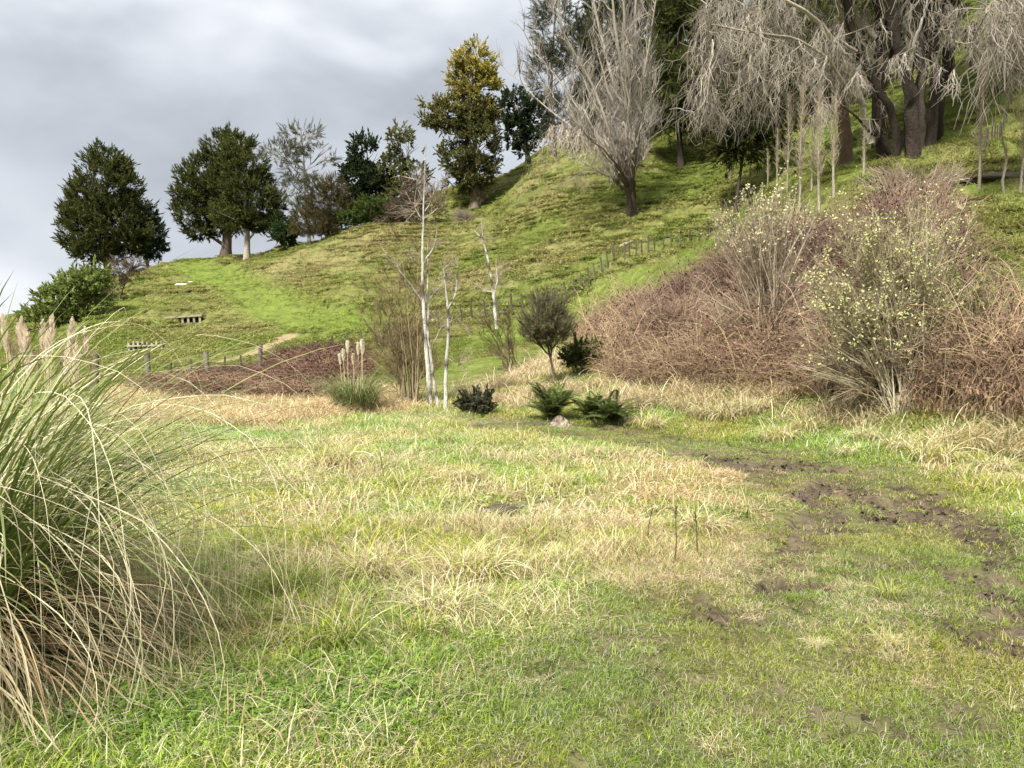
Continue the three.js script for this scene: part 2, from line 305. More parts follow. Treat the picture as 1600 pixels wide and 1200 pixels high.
{
  const cols = [], rows = [];
  for (let a = -46; a <= 46; a += 0.19) cols.push(a);
  for (let a = 52; a < 314; a += 6) cols.push(a);
  cols.push(314);
  for (let r = 0.7; r < 165; r *= r < 36 ? 1.008 : 1.0046) rows.push(r);
  for (let r = 165; r < 3000; r *= 1.12) rows.push(r);
  const nc = cols.length, nr = rows.length, pos = new Float32Array(nc * nr * 3), col = new Float32Array(nc * nr * 3), uv = new Float32Array(nc * nr * 2), cls = new Uint8Array(nc * nr);
  for (let i = 0; i < nr; i++) for (let j = 0; j < nc; j++) {
    const a = THREE.MathUtils.degToRad(cols[j]), r = rows[i], x = r * Math.sin(a), z = -r * Math.cos(a), y = H(x, z), k = i * nc + j;
    pos.set([x, y, z], k * 3); uv.set([x / 1.6, z / 1.6], k * 2);
    const f = fbm2(x * 1.7, z * 1.7, 3, 107);
    let c, kind = 0;
    const hilly = step(0.5, 1.6, y) * step(13, 26, r), m = mudAt(x, z), tr = trackAt(x, z);
    const dry = inZone(dryZones, x, z);
    c = mix3([0.16, 0.17, 0.055], [0.33, 0.265, 0.15], clamp(dry * 1.0 + (f - 0.5)));
    c = mix3(c, mix3([0.15, 0.15, 0.06], [0.12, 0.095, 0.065], step(0.4, 0.65, f)), tr * 0.85);
    if (hilly > 0 || r > 24) c = mix3(c, mul3(hillTone(x, z, y), 0.78), Math.max(hilly, step(24, 32, r)));
    c = mix3(c, mix3([0.052, 0.04, 0.028], [0.155, 0.12, 0.085], fbm2(x * 9, z * 9, 3, 58) * 1.2 - 0.1), m);
    const rd = lineDist(roadLine, x, z);
    if (r > 30 && rd < 3) { const q = step(1.0, 0.5, rd + (f - 0.5)); c = mix3(c, mul3(TAN, 0.95), q); if (rd < 0.8) kind = 3; }
    if (tr > 0.45) kind = 1; else if (kind === 0 && (y > 0.9 || r > 34)) kind = 2;
    cls[k] = kind; col.set(mul3(c, 0.75 + 0.5 * f), k * 3);
  }
  const index = [], kinds = [];
  for (let i = 0; i + 1 < nr; i++) for (let j = 0; j < nc; j++) {
    const j2 = (j + 1) % nc; if (j === nc - 1) { /* the last column meets the first */ }
    const a = i * nc + j, b = i * nc + j2, c = a + nc, d = b + nc;
    index.push(a, b, c, b, d, c); kinds.push(cls[a], cls[d]);
  }
  const whole = new THREE.BufferGeometry();
  whole.setAttribute('position', new THREE.BufferAttribute(pos, 3)); whole.setIndex(index); whole.computeVertexNormals();
  const nor = whole.attributes.normal.array;
  const look = [['field', 'rough grass field of green and straw coloured grass in front of the hill', 'field'], ['farm_track', 'worn muddy grass track curving from lower right to the foot of the bank', 'track'], ['hill', 'steep green grazed hillside with terraces rising behind the field', 'hill'], ['dirt_road', 'pale dirt road along the foot of the hill behind the fence', 'road']];
  look.forEach(([name, label, category], kind) => {
    const map = new Map(), p = [], n = [], c = [], u = [], ix = [];
    for (let t = 0; t < kinds.length; t++) if (kinds[t] === kind) for (let k = 0; k < 3; k++) {
      const v = index[t * 3 + k]; let q = map.get(v);
      if (q === undefined) { q = map.size; map.set(v, q); p.push(pos[v * 3], pos[v * 3 + 1], pos[v * 3 + 2]); n.push(nor[v * 3], nor[v * 3 + 1], nor[v * 3 + 2]); c.push(col[v * 3], col[v * 3 + 1], col[v * 3 + 2]); u.push(uv[v * 2], uv[v * 2 + 1]); }
      ix.push(q);
    }
    if (!ix.length) return;
    const g = new THREE.BufferGeometry();
    g.setAttribute('position', new THREE.Float32BufferAttribute(p, 3)); g.setAttribute('normal', new THREE.Float32BufferAttribute(n, 3)); g.setAttribute('color', new THREE.Float32BufferAttribute(c, 3)); g.setAttribute('uv', new THREE.Float32BufferAttribute(u, 2)); g.setIndex(ix);
    const m = part(name, g, soilMat, scene); tag(m, label, category, null, 'structure');
  });
}

// ---------------------------------------------------------------- grass
// a patch of grass: n blades rooted in a disc
function patch(seed, n, rad, hmin, hmax, wid, lean, curl, palette, segs = 3) {
  const R = rng(seed), mb = new MB();
  for (let k = 0; k < n; k++) {
    const a = R() * 6.283, q = Math.sqrt(R()) * rad, az = R() * 6.283, len = lerp(hmin, hmax, R() * R()), l = lean * (0.3 + R()), cu = curl * (0.4 + R());
    let p = V(Math.cos(a) * q, -0.01, Math.sin(a) * q), el = Math.PI / 2 - l; const pts = [p], w = [], tw = R() - 0.5;
    for (let s = 0; s < segs; s++) { p = p.clone().add(V(Math.cos(az) * Math.cos(el), Math.sin(el), Math.sin(az) * Math.cos(el)).multiplyScalar(len / segs)); if (p.y < 0.006) p.y = 0.006 + R() * 0.02; pts.push(p); el -= cu / segs; }
    const ww = wid * (0.6 + 0.8 * R()); for (let s = 0; s <= segs; s++) w.push(ww * (1 - 0.75 * (s / segs) ** 1.5));
    const side = V(-Math.sin(az + tw), (R() - 0.5) * 0.8, Math.cos(az + tw)), c = palette[Math.floor(R() * palette.length)], v = 0.75 + 0.5 * R();
    mb.ribbon(pts, w, () => side, mul3(c, v));
  }
  return mb.geo();
}
const G1 = [0.15, 0.215, 0.028], G2 = [0.275, 0.35, 0.045], G3 = [0.45, 0.51, 0.085], S1 = [0.58, 0.49, 0.28], S2 = [0.47, 0.37, 0.21], S3 = [0.7, 0.64, 0.42], S4 = [0.35, 0.25, 0.15];
function stuff(name, label, category) { const g = new THREE.Group(); g.name = name; scene.add(g); tag(g, label, category, null, 'stuff'); return g; }
function sow(seed, n, rmin, rmax, half, fn) {                  // n random places in a sector before the camera, evenly spread over its area
  const R = rng(seed), out = [];
  for (let k = 0; k < n; k++) {
    const r = Math.sqrt(lerp(rmin * rmin, rmax * rmax, R())), a = (R() * 2 - 1) * half, x = r * Math.sin(a), z = -r * Math.cos(a), o = fn(x, z, r, R);
    if (o) { o.p = V(x, H(x, z) + (o.dy || 0), z); o.q = o.q || qY(R() * 6.283); out.push(o); }
  }
  return out;
}
{
  const turf = stuff('short_turf', 'short worn green turf on the track and the mown foreground', 'grass');
  const rank = stuff('long_grass', 'long soft green grass growing through the field', 'grass');
  const dry = stuff('dry_grass', 'straw coloured flattened dead grass lying over the field', 'dry grass');
  const HALF = 0.66;
  const tint = (x, z, R) => { const f = fbm2(x * 0.8, z * 0.8, 3, 131), l = inZone(lushZones, x, z), tk = trackAt(x, z); const y = 1.25 * step(0.35, 0.7, f); return mul3([lerp(0.84, 0.99, y) * (1 - 0.22 * l), 1 - 0.04 * l, lerp(1, 0.9, f)], (0.8 + 0.45 * R()) * (1 - 0.2 * tk)).map((c, i) => c * [1 - 0.02 * tk, 1 - 0.08 * tk, 1][i]); };
  for (let v = 0; v < 3; v++) {
    const shortNear = patch(10 + v, 46, 0.13, 0.03, 0.17, 0.0048, 1.05, 1.3, [G1, G2, G2, G3, S1, S3, G3]);
    const shortFar = patch(20 + v, 40, 0.2, 0.05, 0.17, 0.0075, 1.05, 1.2, [G1, G2, G3, G3, S1, S3]);
    const longNear = patch(30 + v, 40, 0.12, 0.1, 0.3, 0.006, 0.6, 1.7, [G1, G2, G2, G3, G3, S1, S3]);
    const longFar = patch(40 + v, 34, 0.2, 0.1, 0.3, 0.01, 0.6, 1.6, [G1, G2, G3, G3, S1, S3]);
    const dryNear = patch(50 + v, 34, 0.17, 0.1, 0.4, 0.005, 1.45, 1.3, [S1, S2, S3, S3, S4, S1]);
    const dryFar = patch(60 + v, 30, 0.24, 0.12, 0.42, 0.009, 1.45, 1.3, [S1, S2, S3, S4, S1]);
    const shortFn = (x, z, r, R) => { const m = mudAt(x, z), d = inZone(dryZones, x, z); if (R() < m * 0.8 || R() < d * 0.8 || R() < 0.08 * trackAt(x, z)) return; if (H(x, z) > 0.8 + (r - 12) * 0.02) return; return { s: (0.7 + 0.6 * R()) * (1 - 0.42 * trackAt(x, z)), c: tint(x, z, R) }; };
    const longFn = (x, z, r, R) => { const m = mudAt(x, z), t = trackAt(x, z), d = inZone(dryZones, x, z), l = inZone(lushZones, x, z), f = fbm2(x * 1.6, z * 1.6, 3, 141); if (R() < m * 2 + t * 1.0 + step(0.62, 0.4, f) * 0.75 || R() < d * 0.9) return; if (z > -4.1 && R() < 0.55 && x > -0.9) return; if (H(x, z) > 0.9) return; return { s: V(1, 1, 1).multiplyScalar((0.55 + 0.6 * R()) * (0.5 + 0.9 * f)), c: tint(x, z, R) }; };
    const dryFn = (x, z, r, R) => { const m = mudAt(x, z), t = trackAt(x, z), d = inZone(dryZones, x, z), f = fbm2(x * 1.3 + 9, z * 1.3, 3, 151); if (R() > d * 1.25 * step(0.28, 0.55, f) + 0.24 * step(0.42, 0.62, f) - t * 0.22 - m) return; if (H(x, z) > 1.2) return; const pink = step(850, 1100, proj(x, 0, z)[0]) * step(950, 800, proj(x, 0, z)[1]); const hump = step(0.4, 0.68, fbm2(x * 2.1, z * 2.1, 3, 153)); return { s: V(1, 0.6 + 0.4 * R() + 0.5 * hump, 1).multiplyScalar((0.65 + 0.5 * R()) * (1 - 0.6 * t)), c: mul3(mix3([1, 1, 1], [0.98, 0.9, 0.86], pink), 0.75 + 0.45 * R()) }; };
    instanced('blades', shortNear, grassMat, sow(210 + v, 4600, 2, 7, HALF, shortFn), turf);
    instanced('blades', shortFar, grassMat, sow(220 + v, 12000, 7, 24, HALF, shortFn), turf);
    instanced('blades', longNear, grassMat, sow(230 + v, 2400, 2.4, 7, HALF, longFn), rank);
    instanced('blades', longFar, grassMat, sow(240 + v, 6000, 7, 22, HALF, longFn), rank);
    instanced('blades', dryNear, strawMat, sow(250 + v, 3400, 2.6, 7, HALF, dryFn), dry);
    instanced('blades', dryFar, strawMat, sow(260 + v, 11000, 7, 26, HALF, dryFn), dry);
  }
}
{ // clover in the lower left
  const clover = stuff('clover', 'low bright green clover leaves at the foot of the big pampas clump', 'clover');
  for (let v = 0; v < 2; v++) {
    const R = rng(70 + v), mb = new MB();
    for (let k = 0; k < 26; k++) {
      const a = R() * 6.283, q = Math.sqrt(R()) * 0.11, h = 0.02 + R() * 0.05, c = V(Math.cos(a) * q, h, Math.sin(a) * q), s = 0.0045 + R() * 0.0045, turn = R() * 6.283, g = mul3(mix3([0.09, 0.2, 0.03], [0.2, 0.34, 0.06], R()), 0.8 + 0.4 * R()), tilt = V((R() - 0.5) * 0.7, 1, (R() - 0.5) * 0.7).normalize(), q2 = qUp(tilt);
      mb.ribbon([V(c.x * 0.8, 0, c.z * 0.8), c], [0.002, 0.002], () => V(1, 0, 0), G1);
      for (let l = 0; l < 3; l++) {
        const b = turn + l * 2.094, d = V(Math.cos(b), 0.15, Math.sin(b)).applyQuaternion(q2), sd = V(-Math.sin(b), 0, Math.cos(b)).applyQuaternion(q2), i0 = mb.v(c, tilt, g);
        const ring = [[0.7, 0.75], [1.35, 0.8], [1.7, 0.35], [1.7, -0.35], [1.35, -0.8], [0.7, -0.75]].map(([f, e]) => mb.v(c.clone().addScaledVector(d, f * s).addScaledVector(sd, e * s), tilt, g));
        for (let i = 0; i + 1 < ring.length; i++) mb.tri(i0, ring[i], ring[i + 1]);
      }
    }
    instanced('leaves', mb.geo(), grassMat, sow(270 + v, 5200, 2.2, 6, 0.66, (x, z, r, R) => { if (R() > inZone(cloverZones, x, z) * 1.2 * step(0.36, 0.6, fbm2(x * 2.4, z * 2.4, 3, 181)) - 0.05) return; return { s: 0.6 + 0.5 * R(), c: mul3([1.25, 1.05, 1.2], 0.8 + 0.5 * R()) }; }), clover);
  }
}
{ // grazed pasture on the hill
  const hg = stuff('hill_grass', 'grazed tufty green grass covering the terraced hillside', 'grass');
  for (let v = 0; v < 3; v++) {
    const mid = patch(80 + v, 26, 0.22, 0.08, 0.24, 0.016, 1.0, 1.4, [[0.9, 0.95, 0.9], [1.1, 1.1, 1.1], [1.3, 1.15, 1.3], [0.75, 0.8, 0.7]], 2);
    const far = patch(90 + v, 22, 0.3, 0.1, 0.34, 0.04, 1.0, 1.4, [[0.9, 0.95, 0.9], [1.1, 1.1, 1.1], [1.3, 1.15, 1.3], [0.75, 0.8, 0.7]], 2);
    const fn = (x, z, r, R) => {
      const y = H(x, z); if (y < 0.6 + (r < 26 ? 0.3 : -0.6)) return;
      if (lineDist(roadLine, x, z) < 0.75) return;
      const p = Math.max(pathAt(x, z), brightAt(x, z)), f = fbm2(x * 0.5, z * 0.5, 3, 161);
      const band = fbm2(y * 1.1 + f * 2.5, (x + z) * 0.16, 3, 163), k = step(0.36, 0.6, band);
      if (R() < p * 0.3 || R() > 0.45 + 0.8 * k) return;
      return { s: V(1.3, 1, 1.3).multiplyScalar((0.45 + 0.5 * R() + 0.75 * k) * (1 - 0.5 * p)), c: mul3(hillTone(x, z, y), (0.78 + 0.5 * R()) * (0.9 + 0.25 * k)) };
    };
    instanced('tufts', mid, grassMat, sow(310 + v, 22000, 14, 50, 0.68, fn), hg);
    instanced('tufts', far, grassMat, sow(320 + v, 60000, 48, 150, 0.68, fn), hg);
  }
}
//PART2
// ---------------------------------------------------------------- leaf sprigs (one per kind of foliage)
function sprig(seed, n, spread, len, wid, drop, palette) {     // leaves set round a short twig that grows along +y
  const R = rng(seed), mb = new MB();
  mb.tube([V(0, -0.25, 0), V(0.02, 0.3, 0), V(0, 0.75, 0.02)], [0.02, 0.012, 0.004], 3, [0.5, 0.4, 0.3], false);
  for (let k = 0; k < n; k++) {
    const t = R(), a = R() * 6.283, e = lerp(spread, 0.25, t) * (0.7 + 0.6 * R());
    const d = V(Math.cos(a) * Math.sin(e), Math.cos(e) - drop * R(), Math.sin(a) * Math.sin(e)).normalize(), sd = V(-Math.sin(a) + (R() - 0.5), (R() - 0.5) * 1.2, Math.cos(a) + (R() - 0.5)).normalize();
    mb.leaf(V(0, t * 0.75 - 0.2, 0), d, sd.addScaledVector(d, -sd.dot(d)).normalize(), len * (0.6 + 0.7 * R()), wid * (0.7 + 0.6 * R()), mul3(palette[Math.floor(R() * palette.length)], 0.75 + 0.5 * R()));
  }
  return mb.geo();
}
const ONE = [[1, 1, 1], [1.25, 1.2, 1.1], [0.75, 0.8, 0.85]];
const SPRIG = {
  totara: [sprig(1, 26, 1.25, 0.62, 0.13, 0.1, ONE), sprig(2, 26, 1.3, 0.6, 0.14, 0.15, ONE)],
  broad: [sprig(3, 20, 1.4, 0.42, 0.26, 0.3, ONE), sprig(4, 20, 1.5, 0.44, 0.28, 0.4, ONE)],
  feather: [sprig(5, 30, 0.9, 0.5, 0.05, 0.05, ONE), sprig(6, 26, 1.0, 0.55, 0.05, 0.1, ONE)],
  droop: [sprig(7, 26, 1.4, 0.8, 0.09, 0.9, ONE), sprig(8, 24, 1.5, 0.75, 0.1, 1.0, ONE)],
};
const BARK = [0.14, 0.11, 0.085];
function wobble(a, b, n, amp, R, sag = 0) {                    // a slightly crooked line from a to b
  const pts = [], L = a.distanceTo(b), o = V(R() - 0.5, R() - 0.5, R() - 0.5), ph = R() * 6;
  for (let k = 0; k <= n; k++) { const t = k / n, e = Math.sin(t * Math.PI); pts.push(a.clone().lerp(b, t).addScaledVector(o, 2 * amp * L * e).add(V(Math.sin(t * 7 + ph), 0.4 * Math.sin(t * 9 + ph), Math.cos(t * 8 + ph)).multiplyScalar(amp * L * 0.35 * Math.min(1, t * 4))).add(V(0, sag * L * e, 0))); }
  return pts;
}
const along = (pts, t) => { const f = clamp(t) * (pts.length - 1), i = Math.min(Math.floor(f), pts.length - 2); return pts[i].clone().lerp(pts[i + 1], f - i); };
const taper = (a, b, n, p = 1) => Array.from({ length: n + 1 }, (_, k) => lerp(a, b, (k / n) ** p));
const barkCol = (c, R) => { const s = R() * 50; return (t, p) => mul3(c, 0.6 + 0.9 * fbm2(p.y * 0.9 + s, p.x * 6 + p.z * 5 + s, 3, 7)); };

// an evergreen: trunk, limbs and a crown of leafy clumps (lobes are given where they stand in the photograph, at the tree's distance)
function tree(o) {
  const R = rng(o.seed), b0 = o.d ? ground(P(o.base[0], o.base[1], o.d)) : hit(...o.base), d = -b0.z;
  const t = thing(o.name || 'tree', b0, o.label, o.category || 'tree', o.group);
  const L = o.lobes.map(([px, py, rx, ry, dz]) => ({ c: P(px, py, d + (dz ?? (R() - 0.5) * 0.5 * rx * d / FL)).sub(b0), rx: rx * d / FL, ry: ry * d / FL, rz: 0.5 * (rx + ry) * d / FL }));
  let top = L[0]; for (const l of L) if (l.c.y + l.ry > top.c.y + top.ry) top = l;
  const tr = o.trunk ?? 0.35, wood = new MB(), limbs = new MB(), n = 10, tc = barkCol(o.bark || BARK, R);
  const tip = top.c.clone().add(V(0, top.ry * 0.5, 0)), line = wobble(V(0, -0.4, 0), tip, n, 0.02, R);
  wood.tube(line, (k, a) => tr * (lerp(1, 0.12, k) + 0.5 * Math.exp(-k * 22)) * (1 + 0.1 * Math.sin(a * 5 + k * 9)), 10, tc);
  for (const l of L) {
    const h = clamp((l.c.y - l.rx * 0.9) / tip.y, 0.12, 0.9), from = along(line, h);
    const pts = wobble(from, l.c, 6, 0.05, R); limbs.tube(pts, taper(tr * (0.5 - 0.35 * h), 0.03, 6), 6, tc);
    for (let k = 0; k < (o.twigs ?? 5); k++) { const u = rdir(R); u.y = Math.abs(u.y) * 0.8; const e = l.c.clone().add(V(u.x * l.rx, u.y * l.ry, u.z * l.rz).multiplyScalar(0.85)), s = along(pts, 0.35 + 0.65 * R()); limbs.tube(wobble(s, e, 4, 0.06, R), taper(tr * 0.1 + 0.02, 0.015, 4), 4, tc); }
  }
  wood.build('trunk', barkMat, t); limbs.build('limbs', barkMat, t);
  const geos = SPRIG[o.sprig || 'totara'], lists = geos.map(() => []), size = o.size || 0.8;
  for (const l of L) {
    const area = 4 * Math.PI * ((l.rx * l.ry + l.rx * l.rz + l.ry * l.rz) / 3), N = Math.round(area / (size * size) * (o.dens || 3.2));
    for (let k = 0; k < N; k++) {
      const u = rdir(R), f = (0.5 + 0.5 * Math.cbrt(R())) * (0.74 + 0.52 * noise3(u.x * 3.2 + l.c.x, u.y * 4 + l.c.y, u.z * 3.2 + l.c.z)), p = l.c.clone().add(V(u.x * l.rx * f, u.y * l.ry * f, u.z * l.rz * f));
      if (noise3(p.x / size * 0.42 + 9, p.y / size * 0.6, p.z / size * 0.42) < (o.thin ?? 0.36)) continue;
      if (p.y < 0.15) continue;
      const dir = u.clone().multiplyScalar(0.75).add(V(0, o.lift ?? 0.35, 0)).addScaledVector(rdir(R), 0.5).normalize();
      const g = o.top ? step(o.top[1], o.top[2], (p.y + b0.y - EYE) / d * FL + (R() - 0.5) * 30) : 0;
      let c = mix3(o.a, o.b, R()); if (o.top) c = mix3(c, o.top[0], g * (0.4 + 0.5 * R()));
      lists[k % geos.length].push({ p, q: qUp(dir, R() * 6.283), s: f > 0.82 && R() < 0.5 ? V(0.75, 1.7, 0.75).multiplyScalar(size * (0.6 + 0.6 * R())) : size * (0.6 + 0.65 * R()), c: mul3(c, 0.62 + 0.75 * R()) });
    }
  }
  const crown = new THREE.Group(); crown.name = 'crown'; t.add(crown);
  lists.forEach((l, k) => { if (l.length) instanced('foliage', geos[k], crownMat, l, crown).userData.kind = 'stuff'; });
  return t;
}
const DK1 = [0.05, 0.063, 0.02], DK2 = [0.12, 0.13, 0.04], MD1 = [0.05, 0.07, 0.02], MD2 = [0.11, 0.125, 0.04];

// the ridge, from left to right
tree({ name: 'totara_tree', seed: 11, base: [165, 420], d: 112, trunk: 0.5, lift: 0.6, dens: 3.0, thin: 0.4, size: 0.62, a: DK1, b: DK2, label: 'large dense dark conifer alone at the left end of the ridge', lobes: [[165, 300, 44, 56], [145, 350, 46, 46], [188, 345, 44, 50], [163, 256, 28, 28], [138, 315, 30, 36], [196, 292, 24, 30], [212, 365, 26, 24], [150, 388, 42, 22], [112, 345, 16, 14], [120, 375, 24, 18], [185, 262, 20, 18], [218, 322, 14, 16], [106, 320, 10, 10]] });
tree({ name: 'totara_tree', seed: 12, base: [232, 412], d: 114, trunk: 0.25, size: 0.8, thin: 0.42, a: [0.03, 0.05, 0.03], b: [0.05, 0.075, 0.04], label: 'narrow blue-green conifer half behind the large dark conifer on the ridge', lobes: [[238, 365, 16, 22], [230, 335, 14, 24], [240, 390, 22, 14], [222, 385, 20, 16]] });
tree({ name: 'totara_tree', seed: 13, base: [352, 402], d: 116, trunk: 0.75, lift: 0.6, dens: 3.0, thin: 0.4, size: 0.62, a: DK1, b: DK2, label: 'dark conifer with thick black trunk at the rear of the ridge pair', lobes: [[322, 285, 42, 45], [308, 330, 34, 32], [352, 240, 36, 32], [335, 345, 34, 22], [300, 300, 30, 28], [312, 362, 22, 14], [360, 225, 24, 18], [355, 310, 40, 40]] });
tree({ name: 'totara_tree', seed: 14, base: [386, 411], d: 108, trunk: 0.42, bark: [0.33, 0.29, 0.25], lift: 0.6, dens: 3.0, thin: 0.4, size: 0.62, a: DK1, b: DK2, label: 'dark conifer with pale grey trunk at the front of the ridge pair', lobes: [[392, 300, 40, 36], [402, 335, 34, 24], [382, 265, 38, 38], [372, 232, 28, 24], [420, 320, 22, 24], [365, 335, 34, 26], [410, 350, 26, 12]] });
tree({ name: 'totara_tree', seed: 15, base: [446, 390], d: 104, trunk: 0.12, size: 0.6, sprig: 'broad', a: [0.035, 0.06, 0.02], b: [0.07, 0.1, 0.03], label: 'small round dark green sapling between the conifer pair and the slender tree', lobes: [[445, 366, 21, 16], [440, 350, 13, 12], [455, 372, 13, 11]] });
tree({ name: 'slender_tree', seed: 16, base: [484, 390], d: 103, trunk: 0.22, bark: [0.3, 0.27, 0.22], twigs: 9, size: 0.8, sprig: 'feather', dens: 2.0, thin: 0.44, a: [0.08, 0.085, 0.04], b: [0.15, 0.15, 0.07], label: 'tall slender tree with pale stems and thin see-through crown on ridge', lobes: [[470, 212, 34, 18], [445, 240, 26, 18], [498, 245, 22, 22], [472, 262, 34, 26], [425, 240, 18, 10], [490, 300, 22, 22], [455, 300, 22, 24], [512, 250, 14, 14], [476, 335, 18, 22]] });
tree({ name: 'bushy_tree', seed: 17, base: [512, 384], d: 102, trunk: 0.2, size: 0.75, sprig: 'feather', dens: 4, thin: 0.3, a: [0.075, 0.065, 0.03], b: [0.13, 0.11, 0.045], label: 'low olive brown bushy tree against the slender tree on the ridge', lobes: [[512, 320, 34, 32], [490, 352, 36, 24], [532, 342, 28, 26], [520, 296, 20, 18], [508, 368, 34, 14]] });
tree({ name: 'dark_tree', seed: 18, base: [580, 352], d: 108, trunk: 0.35, size: 0.85, sprig: 'broad', a: [0.025, 0.04, 0.018], b: [0.055, 0.075, 0.025], thin: 0.42, label: 'dark rounded evergreen tree right of the olive brown bushy tree', lobes: [[573, 245, 28, 28], [558, 275, 24, 26], [598, 265, 22, 34], [582, 305, 34, 22], [566, 325, 28, 20], [600, 300, 24, 30]] });
tree({ name: 'feathery_tree', seed: 19, base: [640, 352], d: 106, trunk: 0.25, bark: [0.26, 0.22, 0.18], twigs: 10, size: 0.8, sprig: 'broad', dens: 1.6, thin: 0.46, a: [0.1, 0.11, 0.04], b: [0.2, 0.2, 0.08], label: 'airy pale green tree behind the tip of the white birch', lobes: [[624, 212, 20, 14], [640, 236, 24, 24], [614, 262, 20, 28], [652, 275, 18, 26], [630, 300, 24, 26]] });
tree({ name: 'twiggy_bush', category: 'bush', seed: 20, base: [645, 358], d: 100, trunk: 0.1, bark: [0.1, 0.075, 0.055], twigs: 22, size: 0.8, sprig: 'feather', dens: 2.6, thin: 0.36, a: [0.11, 0.085, 0.06], b: [0.18, 0.14, 0.1], label: 'brown twiggy bush on the ridge crest behind the white birch', lobes: [[640, 330, 32, 22], [610, 338, 26, 18], [672, 325, 26, 24], [650, 300, 24, 20]] });
tree({ name: 'green_bush', category: 'bush', seed: 21, base: [575, 350], d: 101, trunk: 0.1, size: 0.7, sprig: 'broad', a: [0.06, 0.09, 0.02], b: [0.11, 0.15, 0.04], label: 'leafy green bush under the dark rounded evergreen tree', lobes: [[585, 325, 24, 14], [555, 340, 30, 12], [605, 335, 18, 14]] });
tree({ name: 'golden_tree', seed: 22, base: [742, 323], trunk: 0.6, bark: [0.2, 0.16, 0.12], size: 0.7, sprig: 'broad', dens: 3.4, thin: 0.44, a: [0.09, 0.1, 0.035], b: [0.17, 0.16, 0.055], top: [[0.55, 0.46, 0.11], 330, 430], label: 'tall tree with golden yellow top leaves above the saddle', lobes: [[738, 90, 32, 22], [726, 115, 28, 20], [757, 130, 24, 28], [738, 130, 34, 28], [684, 162, 24, 12], [668, 188, 14, 10], [700, 185, 26, 22], [735, 172, 38, 36], [758, 180, 24, 28], [752, 222, 28, 34], [715, 240, 30, 30], [738, 270, 36, 22], [766, 244, 14, 22], [722, 285, 28, 16]] });
tree({ name: 'dark_tree', seed: 23, base: [826, 268], d: 134, trunk: 0.45, size: 1.0, sprig: 'broad', thin: 0.45, a: [0.025, 0.042, 0.02], b: [0.06, 0.08, 0.035], label: 'dark evergreen on the skyline right of the golden topped tree', lobes: [[806, 165, 24, 26], [798, 205, 22, 22], [836, 190, 24, 32], [818, 232, 14, 12], [790, 188, 14, 14]] });
